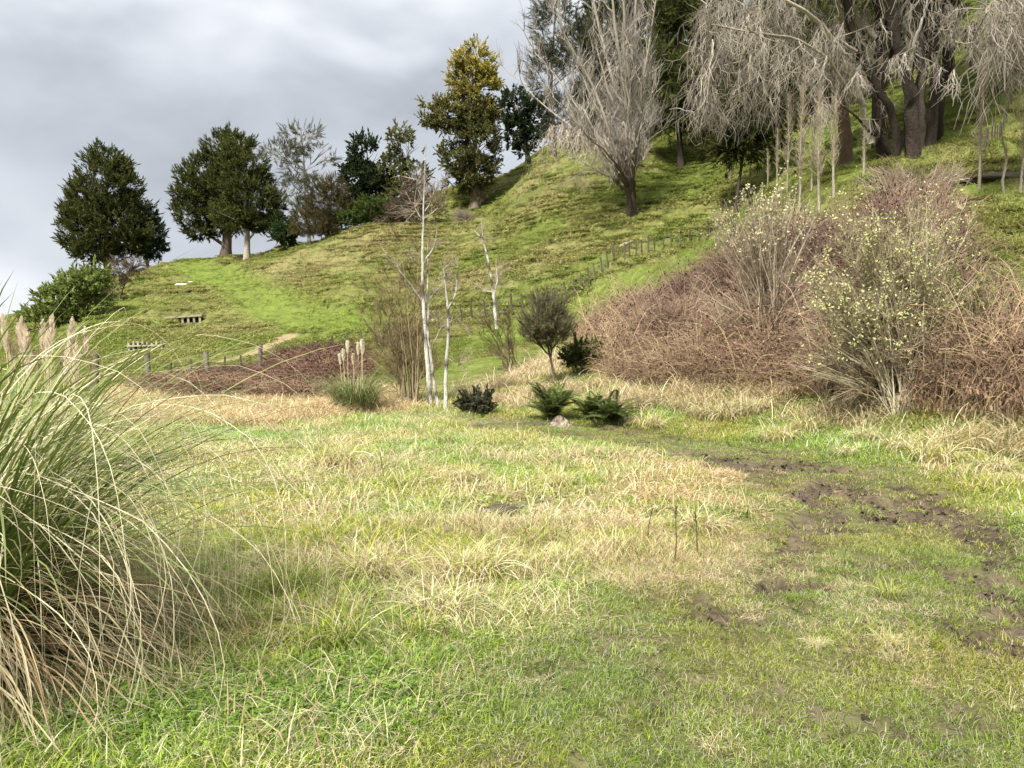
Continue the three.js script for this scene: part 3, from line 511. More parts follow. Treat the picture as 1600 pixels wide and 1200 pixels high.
// dark wood behind the bare poplars
const wood = [
  ['tall grey green evergreen rising behind the left half of the big bare poplar', 'feather', [868, 250], 104, [[880, 50, 44, 50], [858, 118, 34, 42], [915, 90, 40, 56], [882, 178, 36, 44], [868, 5, 36, 36], [930, 160, 32, 46]], [0.06, 0.07, 0.04], [0.13, 0.135, 0.08]],
  ['dark evergreen behind the crown centre of the big bare poplar', 'totara', [945, 240], 108, [[955, 70, 44, 60], [940, 150, 40, 44], [985, 110, 34, 60], [960, 0, 44, 46], [925, 210, 34, 26]], DK1, MD1],
  ['tall dark conifer with straight trunk standing right of the big bare poplar', 'droop', [1064, 266], 86, [[1060, 60, 34, 70], [1050, 140, 36, 50], [1075, 120, 30, 60], [1062, 0, 34, 50], [1045, 180, 24, 26]], DK1, DK2],
  ['dark conifer further up the slope behind the straight trunked conifer', 'droop', [1076, 224], 100, [[1090, 60, 36, 70], [1100, 130, 34, 46], [1085, 0, 36, 40], [1080, 170, 24, 24]], DK1, [0.055, 0.07, 0.03]],
  ['broad dark conifer between the big bare poplar and the straight trunked conifer', 'totara', [1020, 225], 112, [[1015, 60, 36, 60], [1010, 130, 34, 50], [1020, 0, 36, 40], [1025, 175, 26, 26]], DK1, DK2],
  ['dark drooping evergreen hanging low behind the pole saplings', 'droop', [1150, 262], 62, [[1150, 180, 34, 44], [1180, 150, 40, 46], [1140, 235, 22, 26], [1205, 200, 34, 40], [1165, 225, 28, 26]], [0.035, 0.045, 0.014], [0.075, 0.075, 0.025]],
  ['tall dark evergreen above the drooping evergreen, top out of sight', 'totara', [1145, 215], 90, [[1140, 70, 44, 70], [1150, 0, 46, 50], [1160, 120, 40, 40]], DK1, DK2],
  ['dark evergreen left of the reddish snag, seen through hanging twigs', 'totara', [1235, 205], 78, [[1235, 90, 46, 66], [1225, 150, 36, 36], [1240, 10, 46, 50]], DK1, DK2],
  ['dark evergreen straight above the reddish snag, seen through pale branches', 'broad', [1310, 170], 86, [[1310, 60, 50, 60], [1305, 115, 40, 34], [1320, 0, 50, 40]], [0.025, 0.04, 0.018], MD1],
  ['dark wood edge tree between the great trunks, high on the slope', 'totara', [1400, 110], 84, [[1395, 30, 46, 50], [1410, 70, 34, 30], [1390, -30, 46, 40]], DK1, DK2],
  ['dark evergreen filling the gap between two conifers, low on the wood edge', 'droop', [1120, 250], 84, [[1115, 180, 30, 40], [1105, 130, 34, 40], [1125, 215, 20, 20], [1120, 80, 34, 40]], DK1, DK2],
  ['dark evergreen behind the left pole saplings, half hidden by hanging twigs', 'totara', [1205, 235], 74, [[1200, 130, 36, 50], [1210, 185, 36, 36], [1190, 80, 34, 40]], DK1, DK2],
  ['dark evergreen behind the right pole saplings, left of the old poplars', 'totara', [1285, 240], 72, [[1280, 130, 34, 50], [1285, 180, 34, 34], [1275, 70, 36, 44]], DK1, DK2],
  ['dark evergreen wedged between the old poplars, shading the ground', 'totara', [1345, 210], 70, [[1345, 110, 34, 54], [1350, 160, 26, 26], [1350, 40, 40, 50]], DK1, DK2],
  ['dark evergreen behind the thickest poplar trunk', 'broad', [1430, 170], 70, [[1430, 40, 40, 50], [1440, 100, 34, 34], [1425, -10, 40, 40], [1410, 130, 26, 26], [1465, 50, 26, 44]], [0.03, 0.042, 0.018], [0.06, 0.07, 0.03]],
  ['dark tree at the top edge above the small steep pasture', 'broad', [1520, 30], 82, [[1520, -20, 50, 34], [1560, -5, 40, 26], [1470, -10, 34, 40]], [0.025, 0.035, 0.018], [0.05, 0.055, 0.03]],
];
wood.forEach(([label, sp, base, d, lobes, a, b], k) => tree({ name: 'forest_tree', seed: 40 + k, base, d, lobes, a, b, sprig: sp, label, trunk: k === 5 ? 0.16 : 0.34, bark: [0.07, 0.055, 0.045], size: sp === 'droop' ? 1.1 : 1.05, dens: 2.8, thin: 0.36, group: 'dark trees of the wood behind the bare poplars' }));
// small tree fern under the skyline tree; dead tree fern on the steep pasture
function treeFern(label, base, h, n, len, col, droop, seed) {
  const b = hit(...base), R = rng(seed), t = thing('tree_fern', b, label, 'tree fern'), m = new MB();
  m.tube(wobble(V(0, -0.3, 0), V(0, h, 0), 5, 0.02, R), taper(0.16, 0.12, 5), 7, barkCol([0.07, 0.05, 0.035], R)); m.build('trunk', barkMat, t);
  for (let k = 0; k < n; k++) {
    const f = new MB(), a = k / n * 6.283 + R(), pts = []; let p = V(0, h, 0), e = droop > 1 ? -0.5 - R() * 0.6 : 0.7 * R() + 0.1;
    for (let s = 0; s <= 6; s++) { pts.push(p); p = p.clone().add(V(Math.cos(a) * Math.cos(e), Math.sin(e), Math.sin(a) * Math.cos(e)).multiplyScalar(len / 6)); e -= droop * 0.16; }
    f.ribbon(pts, [0.12, 0.34, 0.42, 0.4, 0.32, 0.2, 0.02], () => V(-Math.sin(a), 0.3, Math.cos(a)), mul3(col, 0.7 + 0.6 * R())); f.build('frond', crownMat, t);
  }
}
treeFern('little tree fern standing on the skyline at the knoll top', [826, 262], 1.9, 11, 1.4, [0.05, 0.07, 0.03], 1.6, 61);
treeFern('dead tree fern with brown skirt on the steep pasture', [1518, 104], 3.2, 16, 2.3, [0.08, 0.045, 0.03], 2, 62);

// shrubs on the left slope
tree({ name: 'green_shrub', category: 'shrub', seed: 70, base: [95, 520], d: 72, trunk: 0.12, size: 0.6, sprig: 'broad', dens: 3.4, thin: 0.33, a: [0.16, 0.2, 0.05], b: [0.28, 0.33, 0.1], label: 'large light green shrub below the lone conifer on the left slope', lobes: [[125, 445, 36, 22], [98, 470, 36, 24], [62, 498, 30, 16], [150, 438, 22, 18], [110, 500, 40, 20], [40, 520, 22, 14], [150, 465, 22, 20]] });
tree({ name: 'brown_shrub', category: 'shrub', seed: 71, base: [182, 455], d: 82, trunk: 0.1, twigs: 24, size: 0.7, sprig: 'feather', dens: 2.8, thin: 0.34, a: [0.12, 0.09, 0.06], b: [0.2, 0.16, 0.11], label: 'brown twiggy hedge along the edge below the lone conifer', lobes: [[190, 425, 22, 16], [170, 450, 22, 18], [155, 475, 20, 16], [210, 415, 18, 10], [140, 495, 16, 12]] });
tree({ name: 'distant_tree', seed: 72, base: [8, 548], d: 230, trunk: 0.4, size: 1.6, sprig: 'totara', a: [0.03, 0.045, 0.03], b: [0.05, 0.07, 0.045], label: 'far dark trees on the horizon at the left edge', lobes: [[4, 532, 16, 13], [-18, 528, 18, 16], [20, 538, 10, 8]] });

// ---------------------------------------------------------------- bare trees
const PALE = [0.55, 0.5, 0.42], GREY = [0.42, 0.37, 0.3];
function spray(seed, n, spread, wav, rad, curl, col) {         // a bunch of bare twigs, one unit long, growing along +y
  const R = rng(seed), mb = new MB();
  for (let k = 0; k < n; k++) {
    const a = R() * 6.283; let e = spread * Math.sqrt(R()), p = V(0, 0, 0), az = a; const pts = [p], len = 0.5 + 0.5 * R(), c = mul3(col, 0.65 + 0.7 * R());
    for (let s = 0; s < 8; s++) { p = p.clone().add(V(Math.cos(az) * Math.sin(e), Math.cos(e), Math.sin(az) * Math.sin(e)).multiplyScalar(len / 8)); pts.push(p); e += (R() - 0.5) * wav + curl / 8; az += (R() - 0.5) * wav * 2; }
    mb.tube(pts, taper(rad, rad * 0.35, 8), 3, c, false);
    for (let q = 0; q < 2; q++) { const s0 = along(pts, 0.3 + 0.5 * R()), d = rdir(R).multiplyScalar(0.5).add(V(0, 0.8, 0)).normalize(); mb.tube(wobble(s0, s0.clone().addScaledVector(d, 0.15 + 0.2 * R()), 3, 0.06, R), taper(rad * 0.6, rad * 0.3, 3), 3, c, false); }
  }
  return mb.geo();
}
const TW = [0.41, 0.37, 0.32];
const SPRAY = { up: [spray(101, 5, 0.4, 0.45, 0.0085, 0, TW), spray(102, 5, 0.55, 0.5, 0.0085, -0.1, TW)], hang: [spray(103, 4, 0.3, 1.1, 0.0062, 0, TW), spray(104, 4, 0.38, 1.4, 0.0062, 0.2, TW)] };
const twigs = (list, kind, parent) => { SPRAY[kind].forEach((g, k) => { const l = list.filter((_, i) => i % 2 === k); if (l.length) instanced('twigs', g, twigMat, l, parent).userData.kind = 'stuff'; }); };

{ // the big bare poplar in the middle of the slope
  const R = rng(201), b = hit(988, 335), d = -b.z, t = thing('bare_poplar', b, 'big bare pale poplar with many upright limbs standing alone on the slope', 'tree');
  const q = (x, y, dz = 0) => P(x, y, d + dz).sub(b), tr = new MB(), lb = new MB(), dark = barkCol([0.085, 0.065, 0.05], R), pale0 = barkCol(GREY, R), pale = (t, p) => mix3(dark(t, p), pale0(t, p), step(2, 8, p.y));
  const fork = q(986, 296);
  const tl = wobble(V(0, -0.5, 0), fork, 6, 0.015, R); tr.tube(tl, (k, a) => (0.4 + 0.35 * Math.exp(-k * 6)) * (1 + 0.12 * Math.sin(a * 4 + 2 * k) + 0.06 * Math.sin(a * 9)), 14, dark); tr.build('trunk', barkMat, t);
  const up = [], hang = [];
  const limbs = [[820, 55, 6, 0.2], [846, -30, -4, 0.24], [890, -160, 5, 0.28], [930, -190, -5, 0.3], [966, -200, 1, 0.32], [1004, -190, 4, 0.3], [1030, -60, -4, 0.22], [1012, 190, 2, 0.2], [860, 150, -5, 0.2], [900, 100, 7, 0.22], [1022, 130, 5, 0.16], [930, 60, 0, 0.24], [975, 40, -6, 0.22], [850, 225, 3, 0.14], [905, 200, -8, 0.15], [1000, 200, -7, 0.14], [790, 110, 8, 0.15]];
  for (const [x, y, dz, r] of limbs) {
    const e = q(x, y, dz), s = along(tl, 0.55 + 0.45 * R()), k = e.clone().sub(s), mid = s.clone().addScaledVector(k, 0.4).add(V(-k.x * 0.12, -Math.abs(k.y) * 0.04, 0));
    const curve = new THREE.CatmullRomCurve3([s, mid, e]).getPoints(12).map((p, i) => p.add(V((R() - 0.5), (R() - 0.5), (R() - 0.5)).multiplyScalar(i ? 0.35 : 0)));
    lb.tube(curve, taper(r, 0.04, 12, 0.8), 7, pale);
    const L = s.distanceTo(e), nb = Math.round(L * 1.25);
    for (let i = 0; i < nb; i++) {
      const f = 0.22 + 0.78 * (i + R()) / nb, p = along(curve, f), out = rdir(R); out.y = Math.abs(out.y) * 0.5; const g = out.add(V(0, 0.75, 0)).normalize(), len = lerp(3.6, 1.6, f) * (0.6 + 0.7 * R()), e2 = p.clone().addScaledVector(g, len);
      const bp = wobble(p, e2, 4, 0.06, R); lb.tube(bp, taper(0.065 * (1.2 - 0.6 * f), 0.02, 4), 4, pale, false);
      for (let w = 0; w < 1 + (R() < 0.15); w++) { const pp = along(bp, 0.3 + 0.7 * R()), dd = g.clone().multiplyScalar(0.6).add(V(0, 0.7, 0)).addScaledVector(rdir(R), 0.3).normalize(); up.push({ p: pp, q: qUp(dd, R() * 6.28), s: 1.7 + 2.3 * R(), c: mul3([1, 1, 1], 0.5 + 0.8 * R() * R()) }); }
      if (R() < 0.35 && y < 999) { const dd = V((R() - 0.5) * 0.9, -1, (R() - 0.5) * 0.9).normalize(); hang.push({ p: along(bp, 0.6), q: qUp(dd, R() * 6.28), s: 1.4 + 2.2 * R(), c: mul3([1, 1, 1], 0.7 + 0.6 * R()) }); }
    }
  }
  for (const [x, y, n] of [[930, 215, 26], [955, 195, 26], [985, 190, 22], [900, 190, 16], [870, 205, 12]]) for (let i = 0; i < n; i++) { const p = q(x + (R() - 0.5) * 50, y + (R() - 0.5) * 40, (R() - 0.5) * 8); hang.push({ p, q: qUp(V((R() - 0.5), -0.8, R() - 0.5).normalize(), R() * 6), s: 1.5 + 2.5 * R(), c: mul3([1.05, 1, 0.95], 0.75 + 0.5 * R()) }); }
  for (const [x, y] of [[925, 270], [910, 285], [940, 255]]) for (let i = 0; i < 8; i++) hang.push({ p: q(x + (R() - 0.5) * 20, y - 20 * R(), -2 + (R() - 0.5) * 4), q: qUp(V(R() - 0.5, R() - 0.7, R() - 0.5).normalize(), R() * 6), s: 1.2 + 1.4 * R(), c: [0.8, 0.76, 0.7] });
  lb.build('limbs', barkMat, t); const c = new THREE.Group(); c.name = 'crown'; t.add(c); twigs(up, 'up', c); twigs(hang, 'hang', c);
}
// the great trunks on the right, with long limbs that hang over the shrubs
function greatTree(seed, base, d, path, r, col, label, limbs, curtains, hangs = 5, leafy) {
  const b = d ? ground(P(base[0], base[1], d)) : hit(...base); const R = rng(seed); d = -b.z;
  const t = thing('old_poplar', b, label, 'tree'), q = (x, y, dz = 0) => P(x, y, d + dz).sub(b), tr = new MB(), lb = new MB(), bark = barkCol(col, R);
  const tl = new THREE.CatmullRomCurve3([V(0, -0.6, 0), ...path.map((a, k) => q(a[0] + (k < path.length - 1 ? (R() - 0.5) * 14 : 0), a[1], a[2] || 0))]).getPoints(22).map((v, k) => v.add(V(R() - 0.5, 0, R() - 0.5).multiplyScalar(k > 1 ? 0.14 : 0)));
  tr.tube(tl, (k, a) => 0.8 * r * (lerp(1, 0.7, k) + 0.4 * Math.exp(-k * 16)) * (1 + 0.13 * Math.sin(a * 4 + 3 * k + seed) + 0.08 * Math.sin(a * 9 - 6 * k)), 18, bark); tr.build('trunk', barkMat, t);
  const up = [], hang = [], sb = new MB();
  for (const [pts, lr, c, tw] of limbs) {
    const lc = new THREE.CatmullRomCurve3(pts.map(a => q(...a))).getPoints(16).map((p, i) => p.add(V(R() - 0.5, R() - 0.5, R() - 0.5).multiplyScalar(i ? lr * 0.9 : 0)));
    lb.tube(lc, taper(lr, lr * 0.3, 16), 8, barkCol(c, R));
    const n = Math.round(tw);
    for (let i = 0; i < n; i++) { const p = along(lc, 0.25 + 0.75 * R()), g = V(R() - 0.5, (R() - 0.35) * 0.9, R() - 0.5).normalize(), bp = wobble(p, p.clone().addScaledVector(g, 0.8 + 1.6 * R()), 5, 0.1, R, -0.1); lb.tube(bp, taper(0.03, 0.012, 5), 4, barkCol(GREY, R), false); for (let w = 0; w < hangs; w++) hang.push({ p: along(bp, 0.2 + 0.8 * R()), q: qUp(V((R() - 0.5) * 0.9, -1, (R() - 0.5) * 0.9).normalize(), R() * 6.28), s: 0.7 + 1.1 * R(), c: mul3([1.02, 1, 0.98], 0.7 + 0.6 * R()) }); }
  }
  for (const [x, y, rx, ry, n, dz] of curtains) for (let i = 0; i < n; i++) {
    const p = q(x + (R() * 2 - 1) * rx, y + (R() * 2 - 1) * ry, (dz || 0) + (R() - 0.5) * 3.5);
    hang.push({ p, q: qUp(V((R() - 0.5) * 0.8, -1, (R() - 0.5) * 0.8).normalize(), R() * 6.28), s: 1.2 + 1.9 * R(), c: mul3([1.03, 1, 0.97], 0.45 + 0.9 * R() * R()) });
    if (R() < 0.3) { const g = V(R() - 0.5, (R() - 0.5) * 0.8, R() - 0.5).normalize(); sb.tube(wobble(p, p.clone().addScaledVector(g, 0.8 + R()), 5, 0.12, R), taper(0.024, 0.01, 5), 3, TW, false); }
  }
  if (leafy) {                                                 // evergreen crown out of view above the frame, placed to shade the slope
    const l = []; for (const [x, y, rx, ry] of leafy) for (let i = 0; i < 420; i++) { const u = rdir(R), f = Math.cbrt(R()); l.push({ p: q(x + u.x * rx * f, y + u.y * ry * f, u.z * rx * f * d / FL), q: qUp(u.add(V(0, 0.3, 0)).normalize(), R() * 6), s: 1.0 + 0.6 * R(), c: mix3(DK1, DK2, R()) }); }
    const e = new THREE.Group(); e.name = 'unseen_evergreen_crown'; t.add(e); instanced('foliage', SPRIG.droop[0], crownMat, l, e).userData.kind = 'stuff';
  }
  if (limbs.length + curtains.length) { if (limbs.length) lb.build('limbs', barkMat, t); const c = new THREE.Group(); c.name = 'crown'; t.add(c); if (sb.count) sb.build('twigs', twigMat, c).userData.kind = 'stuff'; twigs(hang, 'hang', c); }
}
const BK = [0.036, 0.029, 0.023];
const UNSEEN_LEAFY = x => [[x, -130, 110, 70], [x - 50, -230, 120, 90], [x + 60, -260, 110, 90], [x, -370, 100, 80]];  // leafy masses out of view above the trunks, placed to darken the hillside
const UNSEEN_CROWN = (x, n) => [[x - 60, -150, 90, 90, n], [x + 50, -230, 90, 90, n], [x, -330, 100, 80, n]];  // bare twig crowns out of view, packed densely to shade the slope behind
greatTree(301, [1382, 250], 33, [[1380, 150], [1372, 60], [1360, -80]], 0.29, BK, 'dark trunked bare poplar with a long pale limb arching left over the pole saplings',
  [[[[1362, 225], [1345, 160], [1325, 100, -1], [1290, 45, -2], [1242, 7, -3], [1150, -40, -4]], 0.15, PALE, 14], [[[1352, 165], [1330, 145, -1], [1290, 90, -2], [1240, 60, -3], [1170, 50, -4], [1110, 40, -4]], 0.08, GREY, 14], [[[1372, 60], [1320, 10, 1], [1240, -30, 1]], 0.12, PALE, 8], [[[1366, 215], [1330, 175, -1], [1290, 150, -1], [1255, 160, -2]], 0.06, [0.1, 0.08, 0.06], 5]],
  [[1110, 60, 30, 60, 26], [1150, 50, 40, 60, 30], [1210, 60, 50, 60, 28], [1270, 60, 50, 50, 18], [1100, 140, 20, 40, 30], [1180, 130, 50, 30, 24], [1260, 130, 40, 30, 14], [1325, 30, 30, 50, 10], [1200, -10, 90, 20, 40], ...UNSEEN_CROWN(1330, 220)]);
greatTree(302, [1424, 242], 31, [[1414, 140], [1400, 40], [1390, -80]], 0.34, [0.045, 0.036, 0.029], 'thickest dark trunk of the old poplars, bleached streak on its bark', [[[[1420, 110, -1], [1432, 60, -1.6], [1450, 0, -2]], 0.1, [0.4, 0.38, 0.34], 3]], [[1430, 10, 30, 30, 4], [1400, -15, 40, 20, 5], ...UNSEEN_CROWN(1410, 220)]);
greatTree(303, [1452, 224], 34, [[1456, 130], [1462, 40], [1466, -80]], 0.29, BK, 'dark furrowed poplar trunk at the right of the close trunk group', [[[[1458, 110], [1480, 50, -1], [1500, -10, -2]], 0.09, GREY, 4]], [[1490, 10, 20, 30, 4], ...UNSEEN_CROWN(1500, 220)]);
greatTree(304, [1483, 160], 46, [[1486, 80], [1490, 0], [1494, -80]], 0.33, [0.05, 0.04, 0.03], 'dark trunk standing alone higher up the steep pasture', [[[[1490, 40], [1470, 0], [1450, -40]], 0.1, BK, 4]], [], 5, UNSEEN_LEAFY(1500));
greatTree(305, [1320, 275], 36, [[1321, 200], [1320, 140], [1318, 60]], 0.33, [0.15, 0.1, 0.07], 'reddish brown trunk behind the pole saplings', [], []);
greatTree(306, [1372, 200], 42, [[1378, 100], [1400, 0], [1410, -80]], 0.3, BK, 'slim dark trunk behind the long pale limb', [[[[1380, 120], [1340, 40], [1330, -40]], 0.1, GREY, 6]], [], 5, UNSEEN_LEAFY(1390));
greatTree(307, [1412, 205], 40, [[1436, 110], [1446, 20], [1450, -80]], 0.32, [0.05, 0.04, 0.034], 'dark trunk seen in the gap between the thickest trunks', [], [], 5, UNSEEN_LEAFY(1440));
greatTree(309, [1398, 246], 31.5, [[1392, 190], [1350, 100], [1322, 20], [1300, -80]], 0.2, BK, 'slim dark leaning trunk crossing behind the long pale limb', [[[[1370, 140], [1400, 60], [1420, -20]], 0.1, BK, 4], [[[1340, 80], [1300, 60], [1260, 90]], 0.06, GREY, 6]], []);
greatTree(310, [1440, 236], 32, [[1446, 170], [1436, 80], [1424, -60]], 0.2, [0.06, 0.05, 0.04], 'slim dark trunk squeezed between the two right hand trunks', [[[[1440, 110], [1462, 60], [1480, -20]], 0.08, BK, 4], [[[1436, 70], [1410, 30], [1395, -20]], 0.07, GREY, 3]], []);
greatTree(311, [1466, 200], 38, [[1472, 120], [1484, 40], [1500, -60]], 0.2, BK, 'slim dark trunk right of the furrowed trunk', [[[[1476, 90], [1500, 50], [1530, 40]], 0.05, GREY, 5]], [], 5, UNSEEN_LEAFY(1520));
greatTree(308, [1710, 330], 24, [[1705, 150], [1690, -20], [1680, -200]], 0.4, BK, 'bare hanging branches reaching in from a tree past the upper right corner', [[[[1700, 60], [1640, 20, -0.5], [1580, 0, -1], [1540, 20, -1]], 0.07, GREY, 24], [[[1700, -20], [1620, -40, 0], [1560, -30, 0]], 0.08, GREY, 14]], [[1575, 40, 24, 40, 26], [1600, 20, 20, 50, 26], [1555, 20, 14, 30, 14]], 4);

// thin poplar poles in a row
const poles = [[1141, 306, 232, 'shortest thin pole sapling at the left end of the row'], [1172, 296, 238, 'second thin pole sapling from the left of the row'], [1199, 292, 236, 'third thin pole sapling, close above the yellow catkin shrub'], [1215, 292, 205, 'fourth thin pole sapling, beside a taller one'], [1230, 300, 158, 'fifth pole sapling, tall and straight with narrow top'], [1249, 335, 142, 'tallest pale pole sapling, standing lowest on the slope'], [1280, 332, 150, 'tall pole sapling left of the reddish trunk, low on the slope'], [1268, 300, 182, 'slim pole sapling squeezed between the two tallest poles'], [1303, 305, 150, 'pole sapling just left of the reddish trunk'], [1349, 280, 204, 'thin green grey pole sapling in front of the old poplars'], [1530, 292, 104, 'lone pole sapling with fan shaped top on the right'], [1594, 298, 130, 'pale pole sapling at the right edge beside the fence'], [1570, 300, 215, 'crooked bent pole sapling near the right edge']];
poles.forEach(([x, y0, y1, label], i) => {
  const R = rng(400 + i), b = hit(x, y0), d = -b.z, h = (y0 - y1) * d / FL, t = thing('pole_sapling', b, label, 'sapling', 'thin bare poplar saplings on the bank'), st = new MB();
  const pts = wobble(V(0, -0.2, 0), V((R() - 0.5) * 0.2, h, 0), 8, i === 12 ? 0.12 : 0.012, R); st.tube(pts, taper(0.055, 0.012, 8), 6, barkCol([0.42, 0.37, 0.29], R)); st.build('trunk', barkMat, t);
  const l = [], n = 34; for (let k = 0; k < n; k++) { const f = 0.3 + 0.7 * k / n, dd = rdir(R); dd.y = 0; dd.multiplyScalar(i === 10 ? 0.3 : 0.2).add(V(0, 1, 0)).normalize(); l.push({ p: along(pts, f), q: qUp(dd, R() * 6), s: V(1, 1, 1).multiplyScalar(h * 0.2 * (1.2 - 0.5 * f) * (0.7 + 0.5 * R())), c: mul3([0.95, 0.9, 0.76], 0.7 + 0.5 * R()) }); }
  const c = new THREE.Group(); c.name = 'crown'; t.add(c); twigs(l, 'up', c);
});

// ---------------------------------------------------------------- birches and bare bushes at the foot of the hill
function stems(name, label, category, base, list, col, r, seed, twigN = 0, twigS = 0.6, d) {
  const b = d ? ground(P(base[0], base[1], d)) : hit(...base), R = rng(seed), t = thing(name, b, label, category); d = -b.z; const q = (x, y, dz = 0) => P(x, y, d + dz).sub(b), up = [];
  const birch = R0 => { const s = R0() * 40; return (k, p) => { const m = noise2(p.y * 9 + s, 3, 5); return mul3(m > 0.8 ? [0.16, 0.13, 0.11] : col, 0.75 + 0.5 * fbm2(p.y * 4, s, 2)); }; };
  list.forEach(([kind, rr, ...pts], i) => {
    const m = new MB(), n = kind === 'trunk' ? 26 : 9, c = new THREE.CatmullRomCurve3(pts.map((a, k) => { const p = q(a[0], a[1], a[2] || 0); if (k === 0 && kind === 'trunk') p.y -= 0.2; return p; })).getPoints(n).map((p, k) => p.add(V(R() - 0.5, 0, R() - 0.5).multiplyScalar(k && k < n ? 0.02 : 0)));
    m.tube(c, taper(rr, rr * (kind === 'trunk' ? 0.16 : 0.3), n), 8, birch(R)); m.build(kind, barkMat, t);
    for (let k = 0; k < twigN; k++) { const f = kind === 'trunk' ? 0.3 + 0.7 * R() : 0.2 + 0.8 * R(), g = rdir(R).multiplyScalar(0.8).add(V(0, 0.6, 0)).normalize(); up.push({ p: along(c, f), q: qUp(g, R() * 6), s: twigS * (0.5 + R()), c: [0.75, 0.68, 0.62] }); }
  });
  if (up.length) { const c = new THREE.Group(); c.name = 'crown'; t.add(c); twigs(up, 'up', c); }
  return t;
}
const WHITE = [0.78, 0.75, 0.68];
stems('birch_tree', 'tall white birch of two leaning stems at the field edge', 'tree', [676, 640], [['trunk', 0.058, [672, 618], [666, 540], [661, 470], [660, 400], [662, 330], [665, 225]], ['trunk', 0.045, [688, 643], [677, 590], [669, 520], [668, 440, 0.3], [668, 380, 0.4]],
  ['branch', 0.019, [660, 471], [630, 430, -0.2], [601, 397, -0.3]], ['branch', 0.013, [658, 419], [645, 405], [633, 391]], ['branch', 0.016, [663, 407], [676, 388, 0.2], [681, 370, 0.2], [682, 345, 0.3]], ['branch', 0.016, [661, 346], [648, 325], [633, 299]], ['branch', 0.013, [661, 343], [675, 333], [689, 320]], ['branch', 0.013, [662, 318], [655, 300], [648, 278]], ['branch', 0.013, [669, 470], [690, 445], [717, 426]], ['branch', 0.013, [677, 540], [690, 512], [708, 500], [725, 486]], ['branch', 0.013, [664, 330], [672, 316], [678, 300]]], WHITE, 0, 501, 5, 0.6);
stems('birch_tree', 'slim white birch with a forked top right of the two stemmed birch', 'tree', [696, 642], [['trunk', 0.05, [696, 642], [697, 580], [700, 520], [699, 480], [695, 440], [692, 415]], ['branch', 0.025, [699, 484], [711, 462], [714, 432], [716, 418]], ['branch', 0.012, [700, 560], [715, 570], [730, 577]]], WHITE, 0, 502, 5, 0.5);
stems('birch_tree', 'white birch growing behind the arching brown shrub', 'tree', [776, 505], [['trunk', 0.06, [776, 505], [770, 450], [761, 400], [755, 375], [752, 345]], ['branch', 0.04, [771, 462], [777, 440], [775, 418]], ['branch', 0.04, [757, 380], [750, 370], [741, 360]], ['branch', 0.025, [771, 456], [760, 455], [752, 455]]], WHITE, 0, 503, 4, 0.7, 27);
function bareBush(name, label, base, n, targets, col, r, seed, twigS, tw, leaf, d) { // many stems from one stool
  const b = d ? ground(P(base[0], base[1], d)) : hit(...base), R = rng(seed), t = thing(name, b, label, 'shrub'); d = -b.z;
  const m = new MB(), up = [], cat = [], tone = [col[0] * 1.9, col[1] * 1.9, col[2] * 2.0]; const q = (x, y, dz) => P(x, y, d + dz).sub(b);
  for (let k = 0; k < n; k++) {
    const [x, y, rx, ry] = targets[k % targets.length], e = q(x + (R() * 2 - 1) * rx, y + (R() * 2 - 1) * ry, (R() - 0.5) * 2.2 * rx * d / FL), s = V((R() - 0.5) * 0.5, -0.1, (R() - 0.5) * 0.5), bend = e.clone().sub(s);
    const pts = new THREE.CatmullRomCurve3([s, s.clone().add(V(bend.x * 0.35, bend.y * 0.55, bend.z * 0.35)), e]).getPoints(8).map((p, i) => p.add(V(R() - 0.5, R() - 0.5, R() - 0.5).multiplyScalar(i ? 0.05 : 0)));
    const c = mul3(col, 0.6 + 0.8 * R()); m.tube(pts, taper(r * (0.6 + 0.8 * R()), r * 0.25, 8), 4, c, false);
    for (let i = 0; i < tw; i++) { const f = 0.3 + 0.7 * R(), p = along(pts, f), g = rdir(R).multiplyScalar(0.75).add(bend.clone().normalize()).normalize(), len = twigS * (0.5 + R()); up.push({ p, q: qUp(g, R() * 6), s: len, c: mul3(tone, 0.6 + 0.6 * R()) });
      if (leaf) for (let w = 0; w < leaf.n; w++) { const pp = p.clone().addScaledVector(g, len * R()).add(rdir(R).multiplyScalar(0.16 * len)); if ((pp.y + b.y - EYE) / d * FL > 600 - leaf.low + (R() - 0.5) * 90 - 60) cat.push({ p: pp, q: qUp(g.clone().addScaledVector(rdir(R), 0.5).normalize(), R() * 6), s: leaf.s * (0.6 + 0.8 * R()), c: mul3(leaf.c, 0.75 + 0.5 * R()) }); } }
  }
  m.build('stems', twigMat, t); const c = new THREE.Group(); c.name = 'crown'; t.add(c); twigs(up, 'up', c); if (cat.length) instanced(leaf.name, leaf.geo, crownMat, cat, c).userData.kind = 'stuff'; return t;
}
bareBush('bare_bush', 'fine twigged bare bush behind the two stemmed white birch', [640, 632], 64, [[600, 430, 26, 26], [575, 470, 20, 30], [630, 400, 30, 30], [660, 420, 26, 40], [610, 520, 40, 40], [650, 500, 30, 50], [585, 560, 20, 30], [680, 540, 20, 40]], [0.26, 0.21, 0.13], 0.013, 601, 0.6, 4);
bareBush('bare_bush', 'arching leggy brown shrub at the foot of the rear birch', [800, 580], 22, [[770, 490, 18, 14], [745, 505, 16, 14], [785, 480, 14, 14], [775, 540, 24, 14]], [0.19, 0.15, 0.1], 0.018, 602, 0.5, 6);
const catkin = (() => { const mb = new MB(), R = rng(9); for (let k = 0; k < 6; k++) { const d = rdir(R); d.y = Math.abs(d.y); const s = V(d.z, 0.2, -d.x).normalize(); mb.leaf(V(0, k * 0.1, 0), d.normalize(), s, 0.7, 0.4, mul3([1, 1, 1], 0.8 + 0.4 * R())); } return mb.geo(); })();
